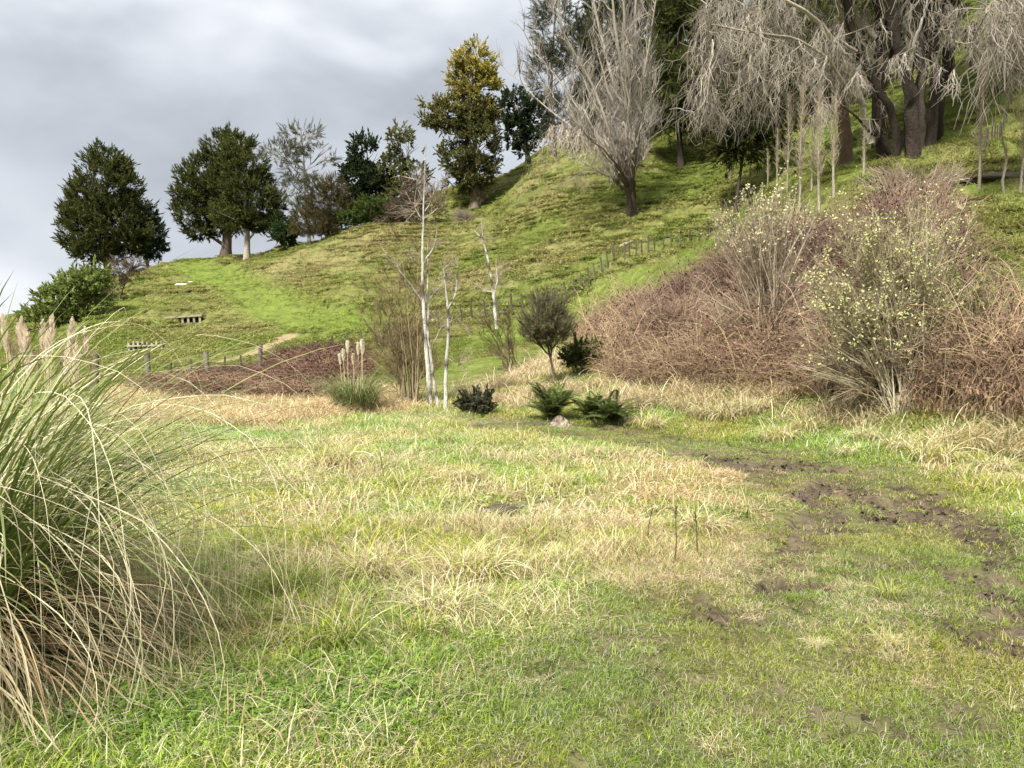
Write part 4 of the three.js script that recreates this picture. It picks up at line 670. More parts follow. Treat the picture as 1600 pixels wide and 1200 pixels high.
bareBush('willow_shrub', 'tall upright shrub of bare straight stems with cream catkins at its top', [1198, 562], 130, [[1160, 330, 40, 30], [1195, 315, 40, 24], [1230, 320, 40, 30], [1150, 380, 30, 40], [1240, 370, 40, 40], [1200, 400, 50, 50], [1130, 350, 20, 20], [1110, 470, 30, 40], [1260, 450, 30, 50]], [0.42, 0.37, 0.28], 0.014, 603, 0.45, 5, { n: 9, s: 0.046, c: [0.78, 0.76, 0.5], low: 375, geo: catkin, name: 'catkins' });
bareBush('willow_shrub', 'widest spreading shrub with pale yellow green buds over the bank', [1405, 640], 230, [[1300, 400, 50, 50], [1360, 350, 50, 40], [1420, 350, 60, 50], [1480, 360, 50, 50], [1400, 420, 80, 60], [1290, 480, 40, 50], [1500, 450, 50, 60], [1350, 500, 80, 60], [1450, 520, 80, 60], [1275, 560, 30, 40], [1540, 540, 30, 50]], [0.44, 0.4, 0.29], 0.013, 604, 0.5, 5, { n: 9, s: 0.04, c: [0.66, 0.68, 0.34], low: 530, geo: catkin, name: 'buds' });
bareBush('willow_shrub', 'budding shrub on bank at right edge with dark green leaves inside', [1510, 610], 40, [[1520, 440, 40, 30], [1560, 450, 30, 40], [1490, 470, 30, 40], [1540, 520, 40, 40]], [0.42, 0.37, 0.25], 0.013, 605, 0.4, 4, { n: 5, s: 0.06, c: [0.26, 0.3, 0.1], low: 580, geo: catkin, name: 'leaves' });
bareBush('fallen_branches', 'pale tangled fallen branches lying below the old poplars', [1430, 300], 40, [[1390, 270, 30, 14], [1440, 275, 40, 14], [1490, 280, 40, 14], [1410, 300, 40, 10], [1370, 300, 20, 10]], [0.46, 0.42, 0.35], 0.03, 606, 0.9, 3);
bareBush('brush_pile', 'grey pile of cut brush on the saddle below the golden topped tree', [726, 346], 40, [[715, 338, 8, 4], [735, 340, 10, 4], [726, 336, 10, 4]], [0.34, 0.3, 0.27], 0.05, 607, 1.2, 3);
bareBush('fallen_branch', 'pale dead branch lying on the slope above the fence', [968, 388], 6, [[985, 378, 6, 3], [975, 380, 6, 3]], [0.45, 0.4, 0.32], 0.05, 608, 0.6, 1);
bareBush('bare_sucker', 'pale bare suckers round the foot of the golden topped tree', [748, 322], 26, [[752, 298, 10, 8], [742, 304, 10, 6], [760, 306, 8, 6]], [0.3, 0.25, 0.2], 0.03, 609, 1.4, 3);
// olive grey heath-like shrub on a fan of thin stems
tree({ name: 'heath_shrub', category: 'shrub', seed: 610, base: [872, 606], trunk: 0.05, bark: [0.16, 0.13, 0.09], twigs: 16, size: 0.26, sprig: 'feather', dens: 5, thin: 0.3, lift: 0.9, a: [0.15, 0.145, 0.08], b: [0.25, 0.235, 0.14], label: 'dense olive grey rounded shrub on thin stems in middle of the gully mouth', lobes: [[855, 500, 32, 22], [838, 512, 22, 16], [876, 512, 20, 18], [856, 480, 24, 14], [845, 472, 12, 8], [862, 525, 24, 16], [835, 525, 18, 12]] });
tree({ name: 'leafy_shrub', category: 'shrub', seed: 611, base: [905, 572], d: 22, trunk: 0.05, size: 0.26, sprig: 'broad', dens: 3.5, a: [0.06, 0.085, 0.025], b: [0.12, 0.14, 0.045], label: 'low leafy green shrub on the bank right of the olive grey shrub', lobes: [[915, 548, 24, 12], [897, 560, 18, 12], [935, 550, 14, 10]] });
tree({ name: 'dark_bush', category: 'bush', seed: 612, base: [745, 646], trunk: 0.04, size: 0.2, sprig: 'broad', dens: 3, thin: 0.4, twigs: 20, a: [0.05, 0.055, 0.028], b: [0.1, 0.1, 0.06], label: 'low dark brownish green bush at field edge right of the birches', lobes: [[745, 626, 24, 14], [728, 634, 20, 11], [762, 636, 18, 10]] });

// ferns: each frond a part
function fern(seed, base, n, len, label, d) {
  const b = hit(...base), R = rng(seed), t = thing('fern', b, label, 'fern');
  const frond = v => { const mb = new MB(), r = rng(seed * 7 + v), pts = []; let p = V(0, 0, 0), e = 1.25 - 0.5 * r(); for (let s = 0; s <= 10; s++) { pts.push(p); p = p.clone().add(V(Math.cos(e), Math.sin(e), 0).multiplyScalar(len / 10)); e -= 0.11 + 0.05 * r(); }
    mb.tube(pts, taper(0.008, 0.002, 10), 3, [0.1, 0.08, 0.03], false);
    for (let k = 3; k < 40; k++) for (const s of [-1, 1]) { const f = k / 40, q = along(pts, f), w = len * 0.22 * Math.sin(Math.PI * Math.min(1, f * 0.85 + 0.12)), dir = V(0.35, -0.12, s).normalize(); mb.leaf(q, dir, V(0.9, 0.2, -s * 0.3).normalize(), w, len * 0.028, mul3([0.085, 0.12, 0.03], 0.5 + 0.9 * r())); } return mb.geo(); };
  const g = [frond(0), frond(1), frond(2)];
  for (let k = 0; k < n; k++) { const m = part('frond', g[k % 3], crownMat, t); m.rotation.set(0, k / n * 6.283 + R() * 0.5, (R() - 0.3) * 0.9); m.scale.setScalar(0.7 + 0.5 * R()); m.position.set((R() - 0.5) * 0.25, R() * 0.15, (R() - 0.5) * 0.25); }
}
fern(621, [862, 656], 40, 0.85, 'dark green fern clump directly below the olive grey shrub');
fern(622, [925, 657], 34, 0.66, 'dark fern clump left of the grey stump hole, right of another fern');
fern(623, [955, 662], 34, 0.7, 'fern clump with dark shaded face beside the drooping pale grass');

// ---------------------------------------------------------------- brambles and bank grass
const inPoly = (poly, x, y) => { let c = false; for (let i = 0, j = poly.length - 1; i < poly.length; j = i++) { const [a, b] = poly[i], [e, f] = poly[j]; if ((b > y) !== (f > y) && x < (e - a) * (y - b) / (f - b) + a) c = !c; } return c; };
const THICKET = [[905, 520], [960, 505], [1020, 500], [1125, 448], [1180, 412], [1300, 385], [1370, 345], [1440, 350], [1475, 425], [1550, 525], [1720, 590], [1720, 660], [1560, 660], [1400, 640], [1200, 610], [1060, 605], [960, 600], [905, 560]];
const LOWBAND = [[700, 618], [780, 600], [830, 575], [900, 540], [960, 570], [1060, 590], [1200, 600], [1400, 630], [1720, 640], [1720, 730], [1560, 715], [1440, 690], [1250, 660], [1100, 655], [1040, 640], [960, 650], [860, 640], [780, 640]];
const HEDGE = [[225, 612], [330, 590], [420, 575], [520, 545], [560, 560], [540, 620], [430, 640], [300, 632]];
function over(seed, poly, x0, x1, z0, z1, n, fn) { const R = rng(seed), out = []; for (let k = 0; k < n; k++) { const x = lerp(x0, x1, R()), z = lerp(z0, z1, R()), y = H(x, z), [px, py] = proj(x, y, z); if (!inPoly(poly, px, py)) continue; const o = fn(px, py, R, x, z); if (o) out.push({ p: V(x, y, z), q: qY(R() * 6.283), ...o }); } return out; }
function caneTangle(seed, n, len, rad, palette, leafN, leafC) {
  const R = rng(seed), mb = new MB();
  for (let k = 0; k < n; k++) { const a = R() * 6.283; let p = V((R() - 0.5) * 0.5, 0, (R() - 0.5) * 0.5), e = 1.4 - 0.7 * R(), az = a; const pts = [p], l = len * (0.5 + 0.6 * R()), c = mul3(palette[k % palette.length], 0.7 + 0.6 * R());
    for (let s = 0; s < 6; s++) { p = p.clone().add(V(Math.cos(az) * Math.cos(e), Math.sin(e), Math.sin(az) * Math.cos(e)).multiplyScalar(l / 6)); pts.push(p); e -= 0.1 + 0.42 * R() * R() * (s + 1) * 0.5; az += (R() - 0.5) * 0.6; }
    mb.tube(pts, taper(rad, rad * 0.4, 6), 3, c, false);
    for (let q = 0; q < leafN; q++) { const s = along(pts, 0.2 + 0.8 * R()), d = rdir(R); mb.leaf(s, d, V(d.z, 0.3, -d.x).normalize(), 0.05 + 0.05 * R(), 0.03 + 0.02 * R(), mul3(leafC[q % leafC.length], 0.7 + 0.6 * R())); } }
  return mb.geo();
}
{
  const br = stuff('bramble_thicket', 'purplish brown bramble thicket covering the bank on the right', 'brambles');
  const lowG = stuff('bank_grass', 'tall drooping straw coloured grass along the foot of the bank', 'dry grass');
  const hedge = stuff('bramble_hedge', 'low dark red brown bramble hedge along the fence by the pampas', 'brambles');
  const PU = [[0.235, 0.17, 0.135], [0.3, 0.23, 0.165], [0.17, 0.115, 0.1], [0.42, 0.34, 0.24]], PL = [[0.11, 0.075, 0.065], [0.14, 0.095, 0.075], [0.1, 0.07, 0.065], [0.12, 0.13, 0.05]];
  for (let v = 0; v < 2; v++) {
    const g = caneTangle(701 + v, 20, 1.25, 0.0046, PU, 2, PL), straw = patch(711 + v, 46, 0.3, 0.4, 1.0, 0.012, 0.5, 2.0, [S1, S2, S3, S3, [0.34, 0.26, 0.17]], 5), hg = caneTangle(721 + v, 15, 1.2, 0.007, [[0.15, 0.1, 0.085], [0.22, 0.15, 0.12], [0.4, 0.32, 0.24]], 5, [[0.13, 0.07, 0.06], [0.09, 0.055, 0.05], [0.12, 0.11, 0.05]]);
    instanced('canes', g, twigMat, over(731 + v, THICKET, 1.5, 18, -33, -11, 13000, (px, py, R, x, z) => { if (R() > step(955, 1040, px + (fbm2(x, z, 2, 9) - 0.5) * 60) + 0.12) return null; const low = step(470, 620, py + (R() - 0.5) * 60 - 0.05 * (px - 1000)); const mound = fbm2(x * 0.5, z * 0.5, 3, 191), patchy = step(0.4, 0.65, fbm2(x * 0.8 + 5, z * 0.8, 3, 193)); return { s: V(1, 0.7 + 1.1 * step(0.35, 0.65, mound), 1).multiplyScalar(0.65 + 0.6 * R()), c: mul3(mix3([0.68, 0.6, 0.64], [1.4, 1.34, 1.15], clamp(low * 0.85 + patchy * 0.25 + (px < 1000 ? 0.6 : 0))), 0.65 + 0.65 * R()) }; }), br);
    instanced('blades', straw, strawMat, over(741 + v, LOWBAND, -3, 14, -30, -8, 3600, (px, py, R, x, z) => { if (fbm2(x * 0.9, z * 0.9, 2, 171) < 0.45) return null; return { s: V(1, 0.7 + 0.5 * R(), 1).multiplyScalar(0.6 + 0.5 * R()), c: mul3([1, 0.97, 0.95], 0.75 + 0.45 * R()) }; }), lowG);
    instanced('blades', straw, strawMat, over(751 + v, THICKET, 1.5, 18, -33, -11, 2600, (px, py, R, x, z) => R() < step(520, 610, py) * 0.9 + (px < 1030 ? 0.75 : 0.05) + 0.5 * step(0.55, 0.7, fbm2(x * 0.6 + 3, z * 0.6, 3, 199)) ? { s: 0.6 + 0.5 * R(), c: mul3([0.95, 0.85, 0.78], 0.65 + 0.5 * R()) } : null), lowG);
    instanced('canes', hg, twigMat, over(761 + v, HEDGE, -20, -5, -40, -22, 3000, (px, py, R, x, z) => { const f = fbm2(x * 0.5, z * 0.5, 3, 197); return { s: V(1, (px < 440 ? 0.45 : 0.8) * (0.6 + 1.1 * step(0.35, 0.65, f)), 1).multiplyScalar(0.8 + 0.6 * R()), c: mul3(mix3([0.5, 0.38, 0.38], [1.3, 1.2, 1.05], step(585, 640, py + R() * 40)), 0.7 + 0.6 * R()) }; }), hedge);
    instanced('blades', straw, strawMat, over(771 + v, [[180, 612], [330, 604], [620, 610], [660, 640], [400, 668], [180, 664]], -16, -2, -36, -15, 2600, (px, py, R) => ({ s: V(1, 0.8, 1).multiplyScalar(0.6 + 0.4 * R()), c: mul3([1, 0.92, 0.84], 0.75 + 0.5 * R()) })), lowG);
  }
}
// dry tussocks that stand out one by one
{
  const tuss = (seed, n, len, pal) => patch(seed, n, 0.16, len * 0.5, len, 0.008, 0.35, 2.3, pal, 6);
  const geo = [tuss(801, 240, 0.75, [S1, S2, S3, S3, G3]), tuss(802, 240, 0.7, [S1, S3, S3, S2, G2])];
  const list = [[520, 730, 1.35, 'largest shaggy dry tussock left of the field centre'], [455, 765, 1.0, 'dry tussock low left of the largest shaggy tussock'], [740, 905, 0.9, 'mixed green and straw tussock in the near centre of field'], [690, 965, 0.8, 'straw tussock nearest the camera in the field centre'], [580, 905, 0.85, 'green streaked tussock left of the near central tussock'], [735, 752, 0.8, 'upright reddish straw tuft beyond the dark hollow'], [1015, 668, 1.1, 'drooping pale tussock right of the dark fern clumps'], [1320, 712, 0.65, 'small neat pale tussock alone beside the track'], [1215, 690, 1.15, 'fallen pale straw tussock at the bank foot left of the small neat one'], [1125, 655, 1.35, 'big drooping straw tussock at the left end of the bank foot'], [1455, 722, 1.35, 'broad bright straw tussock at bank foot below widest shrub'], [1405, 705, 1.05, 'straw tussock left of the broad bright bank tussock'], [1062, 640, 1.0, 'shaggy straw tussock between the dark ferns and the bank'], [1185, 642, 1.1, 'tall straw tussock under the tall catkin shrub'], [1262, 672, 1.1, 'straw tussock spilling down the bank between the two big shrubs'], [1352, 690, 1.0, 'straw tussock at the left foot of the widest shrub'], [1505, 700, 1.1, 'straw tussock at the right foot of the widest shrub'], [1555, 738, 0.9, 'loose straw tussock lowest at the bank foot on the right'], [965, 615, 1.0, 'straw tussock on the bank above the third fern clump'], [1590, 715, 0.8, 'straw tussock at the right edge at bank foot'], [870, 760, 0.7, 'low reddish straw tuft right of the dark hollow'], [1090, 830, 0.8, 'dry straw tuft near the track edge'], [290, 715, 0.9, 'dry tussock beside the big green pampas clump'], [1275, 1012, 0.22, 'little dark dead tuft on the worn turf'], [1388, 1008, 0.25, 'little pale dead tuft on the worn turf']];
  list.forEach(([px, py, s, label], i) => { const R = rng(810 + i), t = thing('dry_tussock', hit(px, py), label, 'tussock', 'dry grass tussocks in the field and along the bank'); const m = part('blades', geo[i % 2], strawMat, t); t.rotation.y = R() * 6; t.scale.set(s * 1.1, s * 0.9, s * 1.1); });
}

{ // lush green clumps with arching blades
  const geo = patch(851, 170, 0.14, 0.3, 0.72, 0.0085, 0.45, 2.0, [G1, G1, G2, G2, G3, S1, S3], 6);
  const list = [[530, 1010, 0.8, 'tall lush green grass clump near the big pampas clump'], [655, 1000, 0.6, 'green grass clump beside the straw tussock nearest the camera'], [440, 930, 0.75, 'green grass clump half under the drooping pampas blades'], [620, 765, 0.8, 'fresh green clump below the dock stalk'], [695, 695, 0.8, 'dark green clump in the far part of the field'], [1390, 935, 0.4, 'small bright green clump between the wheel ruts']];
  list.forEach(([px, py, s, label], i) => { const R = rng(860 + i), t = thing('green_tussock', hit(px, py), label, 'grass clump', 'lush green grass clumps in the field'); part('blades', geo, grassMat, t); t.rotation.y = R() * 6; t.scale.setScalar(s); });
}

// ---------------------------------------------------------------- pampas clumps
function blade(R, base, az, el, len, wid, droop, curl, segs) {
  const pts = [base]; let p = base, a = az, e = el;
  for (let s = 0; s < segs; s++) { p = p.clone().add(V(Math.cos(a) * Math.cos(e), Math.sin(e), Math.sin(a) * Math.cos(e)).multiplyScalar(len / segs)); pts.push(p); e -= droop / segs * (0.4 + 1.2 * s / segs) * (segs > 15 ? 0.2 + 1.6 * R() : 1); a += curl / segs * (segs > 15 ? 2.4 * R() - 0.3 : 1); if (e < -1.9) e = -1.9; }
  const w = []; for (let s = 0; s <= segs; s++) w.push(wid * Math.min(1, 0.6 + s / segs * 2) * (1 - 0.85 * (s / segs) ** 1.6));
  return { pts, w, side: V(-Math.sin(az), (R() - 0.5) * 0.8, Math.cos(az)) };
}
{
  const R = rng(901), c = flat(-105, 1030), t = thing('pampas_grass', c, 'huge green pampas clump with curling dead blades filling the lower left', 'pampas grass');
  const loose = new MB(), dead = new MB();
  const gp = [[0.08, 0.135, 0.03], [0.13, 0.195, 0.042], [0.19, 0.26, 0.065], [0.3, 0.33, 0.12]], dp = [[0.5, 0.4, 0.25], [0.62, 0.55, 0.38], [0.4, 0.28, 0.16], [0.55, 0.48, 0.3]];
  const make = (mb, kind) => {
    const a = R() * 6.283, q = Math.sqrt(R()) * 0.38, b = V(Math.cos(a) * q, -0.02, Math.sin(a) * q), az = a + (R() - 0.5) * 0.9; let o, col;
    if (kind === 'green') { o = blade(R, b, az, 1.5 - 0.75 * R() * (0.4 + q * 1.6), 1.5 + 1.15 * R(), 0.0115 + 0.009 * R(), 0.9 + 1.3 * R(), (R() - 0.5) * 0.7, 12); const g = gp[Math.floor(R() * 4)], tip = [0.35, 0.33, 0.16]; col = k => mix3(g, tip, 0.5 * k * k * k); }
    else if (kind === 'dead') { o = blade(R, b, az, 1.2 - 0.8 * R(), 0.8 + 0.9 * R(), 0.006 + 0.009 * R(), 1.6 + 1.4 * R(), (R() - 0.5) * 1.2, 12); const g = dp[Math.floor(R() * 4)]; col = () => g; }
    else { o = blade(R, V(b.x, 0.3 + 0.5 * R(), b.z), az, 1.3 - 0.8 * R(), 1.4 + 1.7 * R(), 0.0062, 2.8 + 3.4 * R(), (R() - 0.5) * 5, 22); const g = mul3([0.72, 0.65, 0.46], 0.75 + 0.5 * R()); col = () => g; }
    const twist = (R() - 0.5) * (kind === 'curl' ? 3 : 0.8), s0 = o.side; for (const p of o.pts) if (p.y < 0.02) p.y = 0.02 + R() * 0.03;
    mb.ribbon(o.pts, o.w, k => s0.clone().applyAxisAngle(Y, twist * k / 12), col);
  };
  for (let k = 0; k < 170; k++) { const m = new MB(); make(m, 'green'); m.build('green_blade', bladeMat, t); }
  for (let k = 0; k < 130; k++) { const m = new MB(); make(m, 'curl'); m.build('dead_blade', strawMat, t); }
  for (let k = 0; k < 850; k++) make(loose, 'green'); for (let k = 0; k < 2000; k++) make(dead, 'dead'); for (let k = 0; k < 420; k++) make(dead, 'curl');
  const l = loose.build('inner_blades', bladeMat, t), e = dead.build('dead_blades', strawMat, t); l.userData.kind = e.userData.kind = 'stuff';
}
function plume(seed, h, len, lean, col, fat = 0.42) {
  const R = rng(seed), st = new MB(), pl = new MB(), top = V(lean * h, h, 0), pts = wobble(V(0, 0, 0), top, 6, 0.01, R); st.tube(pts, taper(0.008, 0.004, 6), 4, [0.55, 0.5, 0.3], false);
  for (let k = 0; k < 150; k++) { const f = R(), p = along(pts, 1 - len / h * (1 - f)), a = R() * 6.283, d = V(Math.cos(a) * 0.42, 1, Math.sin(a) * 0.42).normalize(), L = len * fat * Math.sin(Math.PI * Math.min(1, 0.25 + 0.72 * f)); pl.leaf(p, d, V(-Math.sin(a), 0, Math.cos(a)), L * (0.7 + 0.6 * R()), 0.03, mul3(col, 0.75 + 0.5 * R())); }
  return [st.geo(), pl.geo()];
}
function pampas(seed, base, d, r, h, n, plumes, label, col, dk, fat) {
  const b = d ? ground(P(base[0], base[1], d)) : hit(...base), R = rng(seed), t = thing('pampas_grass', b, label, 'pampas grass'), mb = new MB(); const D = -b.z;
  for (let k = 0; k < n; k++) { const a = R() * 6.283, q = Math.sqrt(R()) * r * 0.4, o = blade(R, V(Math.cos(a) * q, 0, Math.sin(a) * q), a + (R() - 0.5), 1.5 - 0.5 * R(), h * (0.8 + 0.7 * R()), 0.011, 1.4 + 1.2 * R(), 0, 8), g = mul3(col[k % col.length], 0.75 + 0.5 * R()); mb.ribbon(o.pts, o.w, () => o.side, g); }
  mb.build('blades', bladeMat, t).userData.kind = 'stuff';
  plumes.forEach(([px, py, ln], i) => { const p = P(px, py, D).sub(b), [s, g] = plume(seed * 3 + i, p.y, ln, 0, dk, fat), f = new THREE.Group(); f.name = 'plume_stalk'; t.add(f); f.position.set(p.x * 0.75, 0, (R() - 0.5) * r * 0.5); f.rotation.z = -Math.atan2(p.x * 0.25, p.y); part('stalk', s, twigMat, f); part('plume', g, strawMat, f); });
}
pampas(921, [556, 642], 0, 1.1, 1.0, 1100, [[530, 552, 0.3], [536, 545, 0.32], [545, 532, 0.34], [551, 552, 0.3], [557, 535, 0.33], [566, 534, 0.36], [568, 530, 0.36]], 'pale green pampas clump with white plumes at the field edge', [[0.16, 0.22, 0.07], [0.24, 0.29, 0.12], [0.2, 0.26, 0.09], [0.4, 0.36, 0.2]], [0.85, 0.8, 0.66]);
pampas(922, [78, 665], 9.5, 0.7, 0.95, 500, Array.from({ length: 22 }, (_, k) => [8 + k * 6.4, 490 + (k * 37 % 60), 0.48 + 0.05 * (k % 4)]), 'cluster of many pinkish cream pampas plumes behind the huge green clump', [[0.2, 0.22, 0.1], [0.42, 0.36, 0.22], [0.3, 0.28, 0.14]], [0.8, 0.7, 0.57], 0.26);

// ---------------------------------------------------------------- fence, timber works, stones
{
  const fence = thing('wire_fence', hit(233, 606), 'long post and wire fence climbing from the left along the gully', 'fence'), o = fence.position, heads = [];
  const posts = [[150, 608, 0.1, 1.25], [233, 606, 0.13, 1.3], [268, 604, 0.03, 1.0], [300, 602, 0.03, 1.05], [325, 601, 0.13, 1.35], [352, 597, 0.03, 1.1], [378, 594, 0.035, 1.1], [406, 590, 0.14, 1.55], [431, 585, 0.035, 1.2], [456, 580, 0.035, 1.2], [481, 574, 0.035, 1.2], [501, 569, 0.05, 1.3], [525, 563, 0.045, 1.3], [548, 557, 0.045, 1.3], [570, 550, 0.045, 1.25], [591, 543, 0.05, 1.25], [612, 537, 0.045, 1.2], [640, 529, 0.045, 1.2], [665, 521, 0.045, 1.2], [688, 514, 0.045, 1.2], [706, 508, 0.045, 1.2], [723, 505, 0.045, 1.2], [739, 501, 0.055, 1.25], [760, 498, 0.045, 1.2], [781, 495, 0.045, 1.2], [802, 492, 0.06, 1.3], [819, 490, 0.045, 1.2], [846, 483, 0.045, 1.1], [874, 474, 0.045, 1.1], [886, 470, 0.06, 1.3], [899, 463, 0.05, 1.2], [911, 455, 0.05, 1.2], [922, 446, 0.05, 1.25], [931, 439, 0.05, 1.25], [942, 428, 0.055, 1.2], [951, 418, 0.05, 1.2], [961, 410, 0.06, 1.3], [976, 404, 0.045, 1.1], [984, 401, 0.045, 1.1], [994, 399, 0.045, 1.1], [1003, 397, 0.045, 1.1], [1013, 395, 0.08, 1.3], [1023, 393, 0.045, 1.1], [1037, 390, 0.045, 1.1], [1049, 387, 0.045, 1.1], [1062, 385, 0.045, 1.1], [1078, 382, 0.05, 1.2], [1092, 379, 0.045, 1.1], [1106, 376, 0.045, 1.1], [1122, 372, 0.045, 1.1]];
  posts.forEach(([px, py, r, h], i) => {
    const R = rng(1000 + i), b = hit(px, py).sub(o), lean = (px > 480 && px < 970 ? -0.16 : (R() - 0.5) * 0.12) + (R() - 0.5) * 0.05, top = b.clone().add(V(Math.sin(lean) * h, h, (R() - 0.5) * 0.08)), m = new MB(), col = mul3(px < 420 && r > 0.1 ? [0.17, 0.15, 0.125] : [0.1, 0.085, 0.07], 0.8 + 0.4 * R());
    const n = 5, pts = []; for (let k = 0; k <= n; k++) pts.push(b.clone().add(V(0, -0.3, 0)).lerp(top, k / n)); const ph = R() * 6; if (r > 0.09) r = 0.095; else r *= 1.05;
    m.tube(pts, (k, a) => r * (1 + 0.14 * Math.cos(2 * a + ph) + 0.08 * Math.sin(5 * a + ph + k * 3)), 9, barkCol(col, R)); m.build('post', woodMat, fence); heads.push([b, top]);
  });
  for (const f of [0.3, 0.5, 0.7, 0.9]) { const m = new MB(), pts = []; heads.forEach(([a, b], i) => { pts.push(a.clone().lerp(b, f)); if (heads[i + 1]) pts.push(a.clone().lerp(b, f).lerp(heads[i + 1][0].clone().lerp(heads[i + 1][1], f), 0.5).add(V(0, -0.015, 0))); }); m.tube(pts, pts.map(() => 0.008), 4, [1, 1, 1], false); m.build('wire', wireMat, fence); }
}
{ // fence up the pasture on the right and the faint skyline fence
  const run = (name, label, a, b, n, h, r, seed) => { const p0 = hit(...a), p1 = hit(...b), t = thing(name, p0, label, 'fence'), R = rng(seed), tops = []; for (let k = 0; k <= n; k++) { const p = ground(p0.clone().lerp(p1, k / n)).sub(p0), m = new MB(), e = p.clone().add(V((R() - 0.5) * 0.12, h * (0.9 + 0.2 * R()), 0)); m.tube([p.clone().add(V(0, -0.2, 0)), p.clone().lerp(e, 0.5), e], [r, r * 0.95, r * 0.9], 7, barkCol([0.075, 0.062, 0.05], R)); m.build('post', woodMat, t); tops.push(p.clone().lerp(e, 0.85)); } const w = new MB(); w.tube(tops, tops.map(() => 0.006), 4, [1, 1, 1], false); w.build('wire', wireMat, t); };
  run('wire_fence', 'dark line of close posts climbing the steep pasture at the right edge', [1532, 262], [1580, 160], 11, 1.0, 0.032, 1101);
  run('wire_fence', 'faint row of thin posts along the far skyline paddock', [762, 292], [826, 272], 9, 1.1, 0.07, 1102);
}
{ // timber works in the slope
  const b = hit(290, 505), d = -b.z, s = d / FL, t = thing('timber_platform', b, 'weathered plank deck on short legs jutting from the hillside', 'platform'), R = rng(1201);
  for (let k = 0; k < 3; k++) { const m = new MB(); m.box(V(0, 10 * s + 0.04 * k * 0, (k - 1) * 0.36), 58 * s, 0.16, 0.34, new THREE.Quaternion().setFromEuler(new THREE.Euler(0.02 * (R() - 0.5), 0, 0.07)), mul3([0.34, 0.3, 0.2], 0.85 + 0.3 * R())); m.build('plank', woodMat, t); }
  for (let k = 0; k < 6; k++) { const m = new MB(), x = (-20 + k * 9) * s; m.box(V(x, 3 * s + k * 0.02, 0.34), 0.17, 15 * s, 0.15, new THREE.Quaternion().setFromEuler(new THREE.Euler(0.1, 0.2, 0.05 * (R() - 0.5))), mul3([0.38, 0.35, 0.27], 0.8 + 0.4 * R())); m.build('leg', woodMat, t); }
  const back = new MB(); back.box(V(0, 3 * s, -0.3), 54 * s, 13 * s, 0.1, null, [0.05, 0.04, 0.03]); back.build('dark_back_panel', woodMat, t);  // dark panel behind the legs, below the deck
  const b2 = hit(229, 548), s2 = -b2.z / FL, t2 = thing('retaining_wall', b2, 'row of short pale posts with a rail holding the lower slope', 'retaining wall');
  for (let k = 0; k < 8; k++) { const m = new MB(), h = 0.5 + 0.25 * R(); m.box(V((-26 + k * 7.2) * s2, h / 2 - 0.1, 0.1), 0.13, h + 0.2, 0.12, new THREE.Quaternion().setFromEuler(new THREE.Euler(0.06, 0, 0.06 * (R() - 0.5))), mul3([0.36, 0.33, 0.24], 0.75 + 0.5 * R())); m.build('post', woodMat, t2); }
  const rail = new MB(); rail.box(V(-0.1, 0.36, 0.22), 52 * s2, 0.1, 0.08, new THREE.Quaternion().setFromEuler(new THREE.Euler(0, 0, 0.02)), [0.4, 0.37, 0.26]); rail.build('rail', woodMat, t2);
  const bd = new MB(); bd.box(V(0, 0.26, -0.08), 54 * s2, 0.6, 0.08, null, [0.05, 0.042, 0.03]); bd.build('dark_back_panel', woodMat, t2);  // dark panel behind the row of posts
}
function rock(name, label, category, base, s, col, seed, squash = 0.6, mat = stoneMat) {
  const g = new THREE.IcosahedronGeometry(1, 3), p = g.attributes.position, cols = [];
  for (let k = 0; k < p.count; k++) { const v = V().fromBufferAttribute(p, k), f = 0.75 + 0.5 * fbm3(v.x * 1.6 + seed, v.y * 1.6, v.z * 1.6, 4); v.multiplyScalar(f); p.setXYZ(k, v.x * s[0], v.y * s[1] * squash, v.z * s[2]); const q = 0.7 + 0.6 * fbm3(v.x * 5 + seed, v.y * 5, v.z * 5, 3); cols.push(col[0] * q, col[1] * q, col[2] * q); }
  g.setAttribute('color', new THREE.Float32BufferAttribute(cols, 3)); g.computeVertexNormals(); const m = part(numbered(name), g, mat, scene); m.position.copy(hit(...base)); tag(m, label, category); return m;
}
rock('stone', 'pale flat stone on the slope left of the bright grass path', 'stone', [283, 445], [0.8, 0.3, 0.3], [0.6, 0.57, 0.5], 3);
rock('stone', 'tiny pale stone above the flat stone on the left slope', 'stone', [298, 441], [0.3, 0.2, 0.2], [0.6, 0.57, 0.5], 5);
rock('stone', 'tiny pale stone below the flat stone on the left slope', 'stone', [262, 456], [0.25, 0.16, 0.2], [0.58, 0.55, 0.48], 7);
{ const R = rng(1250), m = new MB(); m.tube([V(0, -0.1, 0), V(0, 0.02, 0), V(-0.02, 0.12, 0), V(-0.05, 0.2, 0)], (k, a) => [0.3, 0.26, 0.15, 0.05][Math.round(k * 3)] * (1 + 0.25 * Math.sin(3 * a + 1) + 0.12 * Math.sin(8 * a)), 16, barkCol([0.4, 0.33, 0.25], R));
  const g = part('tree_stump', m.geo(), barkMat, scene); g.position.copy(hit(876, 664)); tag(g, 'small pale pointed weathered stump in front of the first fern', 'stump'); }
rock('earth_bank', 'dark bare earth hollow under the pole saplings at right', 'earth bank', [1570, 280], [1.5, 0.3, 0.6], [0.09, 0.07, 0.05], 13);
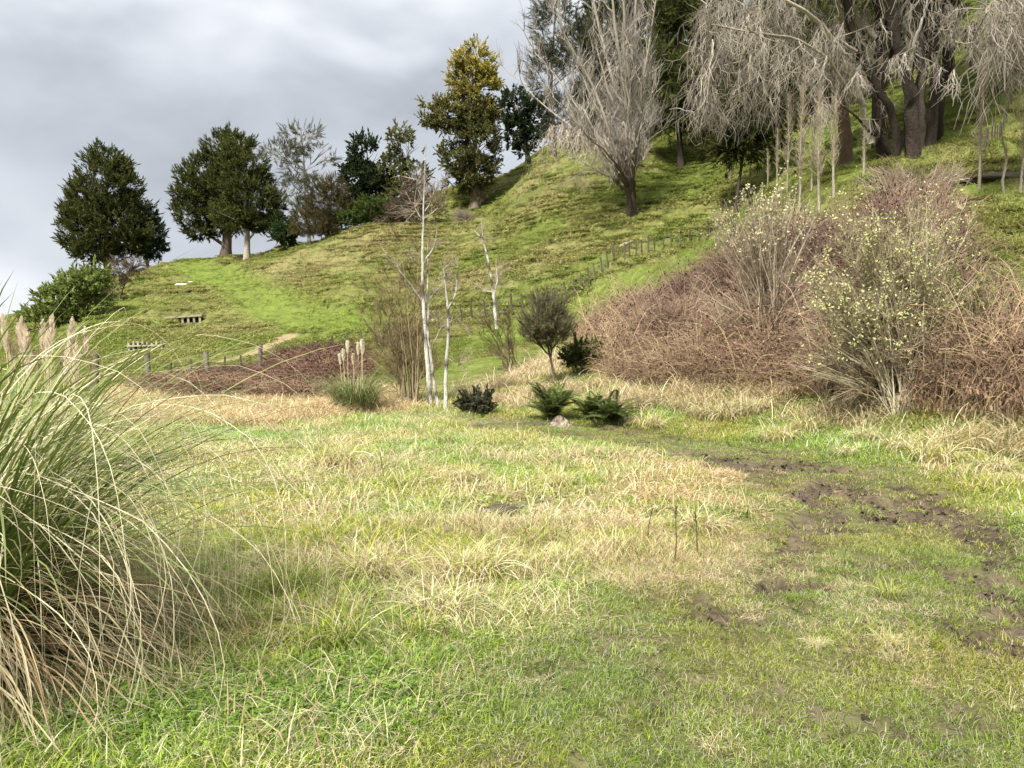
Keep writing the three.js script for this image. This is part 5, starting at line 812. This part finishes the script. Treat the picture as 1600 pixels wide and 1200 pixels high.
{ // rotten log and hole in the field
  const b = hit(800, 806), R = rng(1301), m = new MB(); m.tube(wobble(V(-0.32, 0.03, 0.06), V(0.42, 0.1, -0.28), 8, 0.03, R), (k, a) => 0.045 * (1.1 - 0.5 * k) * (1 + 0.2 * Math.sin(3 * a + 5 * k)), 9, barkCol([0.2, 0.175, 0.14], R));
  const g = part('rotten_log', m.geo(), barkMat, scene); g.position.copy(b); tag(g, 'grey rotten stick of wood lying by the dark hollow', 'log');
  const r = rock('clod', 'dark mossy lump of earth in the hollow of the field', 'earth lump', [785, 795], [0.26, 0.16, 0.14], [0.06, 0.055, 0.03], 21); r.position.y -= 0.05;
}
{ // dead seed stalks
  const list = [[1055, 880, 790, 'tall dark seed stalk at the edge of dry straw'], [1012, 850, 795, 'short dark seed stalk left of the tall one'], [1090, 870, 800, 'bent dark seed stalk right of the tall one'], [600, 745, 708, 'dark dock stalk right of the largest shaggy tussock'], [1160, 250, 210, null]];
  list.forEach(([px, y0, y1, label], i) => { if (!label) return; const R = rng(1400 + i), b = hit(px, y0), h = (y0 - y1) * -b.z / FL, m = new MB(), hd = new MB(), t = thing('seed_stalk', b, label, 'seed stalk', 'dark dead seed stalks in the field'), pts = wobble(V(0, 0, 0), V((R() - 0.5) * 0.1, h, 0), 6, 0.03, R); m.tube(pts, taper(0.006, 0.003, 6), 5, [0.1, 0.085, 0.04], false); m.build('stem', twigMat, t);
    for (let k = 0; k < 22; k++) { const d = rdir(R); d.y = Math.abs(d.y) + 0.8; hd.leaf(along(pts, (i === 3 ? 0.35 : 0.75) + 0.25 * R() * (i === 3 ? 2.4 : 1)), d.normalize(), V(d.z, 0, -d.x).normalize(), 0.028, 0.009, mul3([0.16, 0.13, 0.07], 0.7 + 0.6 * R())); } hd.build('seed_head', crownMat, t); });
}

{
  const R0 = rng(1501), g = new THREE.IcosahedronGeometry(1, 1), q = g.attributes.position, cc = []; for (let k = 0; k < q.count; k++) { const v = V().fromBufferAttribute(q, k), f = 0.6 + 0.8 * noise3(v.x * 2 + 5, v.y * 2 + 5, v.z * 2 + 5); q.setXYZ(k, v.x * f, v.y * f * 0.6, v.z * f); cc.push(1, 1, 1); }
  g.setAttribute('color', new THREE.Float32BufferAttribute(cc, 3)); g.computeVertexNormals();
  const list = sow(1502, 60000, 2.4, 17, 0.66, (x, z, r, R) => { const m = mudAt(x, z); if (m < 0.25 || R() > m * m * 0.4) return; return { s: (0.006 + 0.016 * R() * R()) * (r > 8 ? 1.5 : 1), c: mul3([0.11, 0.085, 0.062], 0.6 + 0.9 * R()), q: new THREE.Quaternion().setFromAxisAngle(V(R() - 0.5, R(), R() - 0.5).normalize(), R() * 6) }; });
  const m = instanced('mud_clods', g, soilMat, list, scene); tag(m, 'crumbled clods of dark mud scattered along the wheel ruts', 'mud', null, 'stuff');
}
renderer.render(scene, camera);
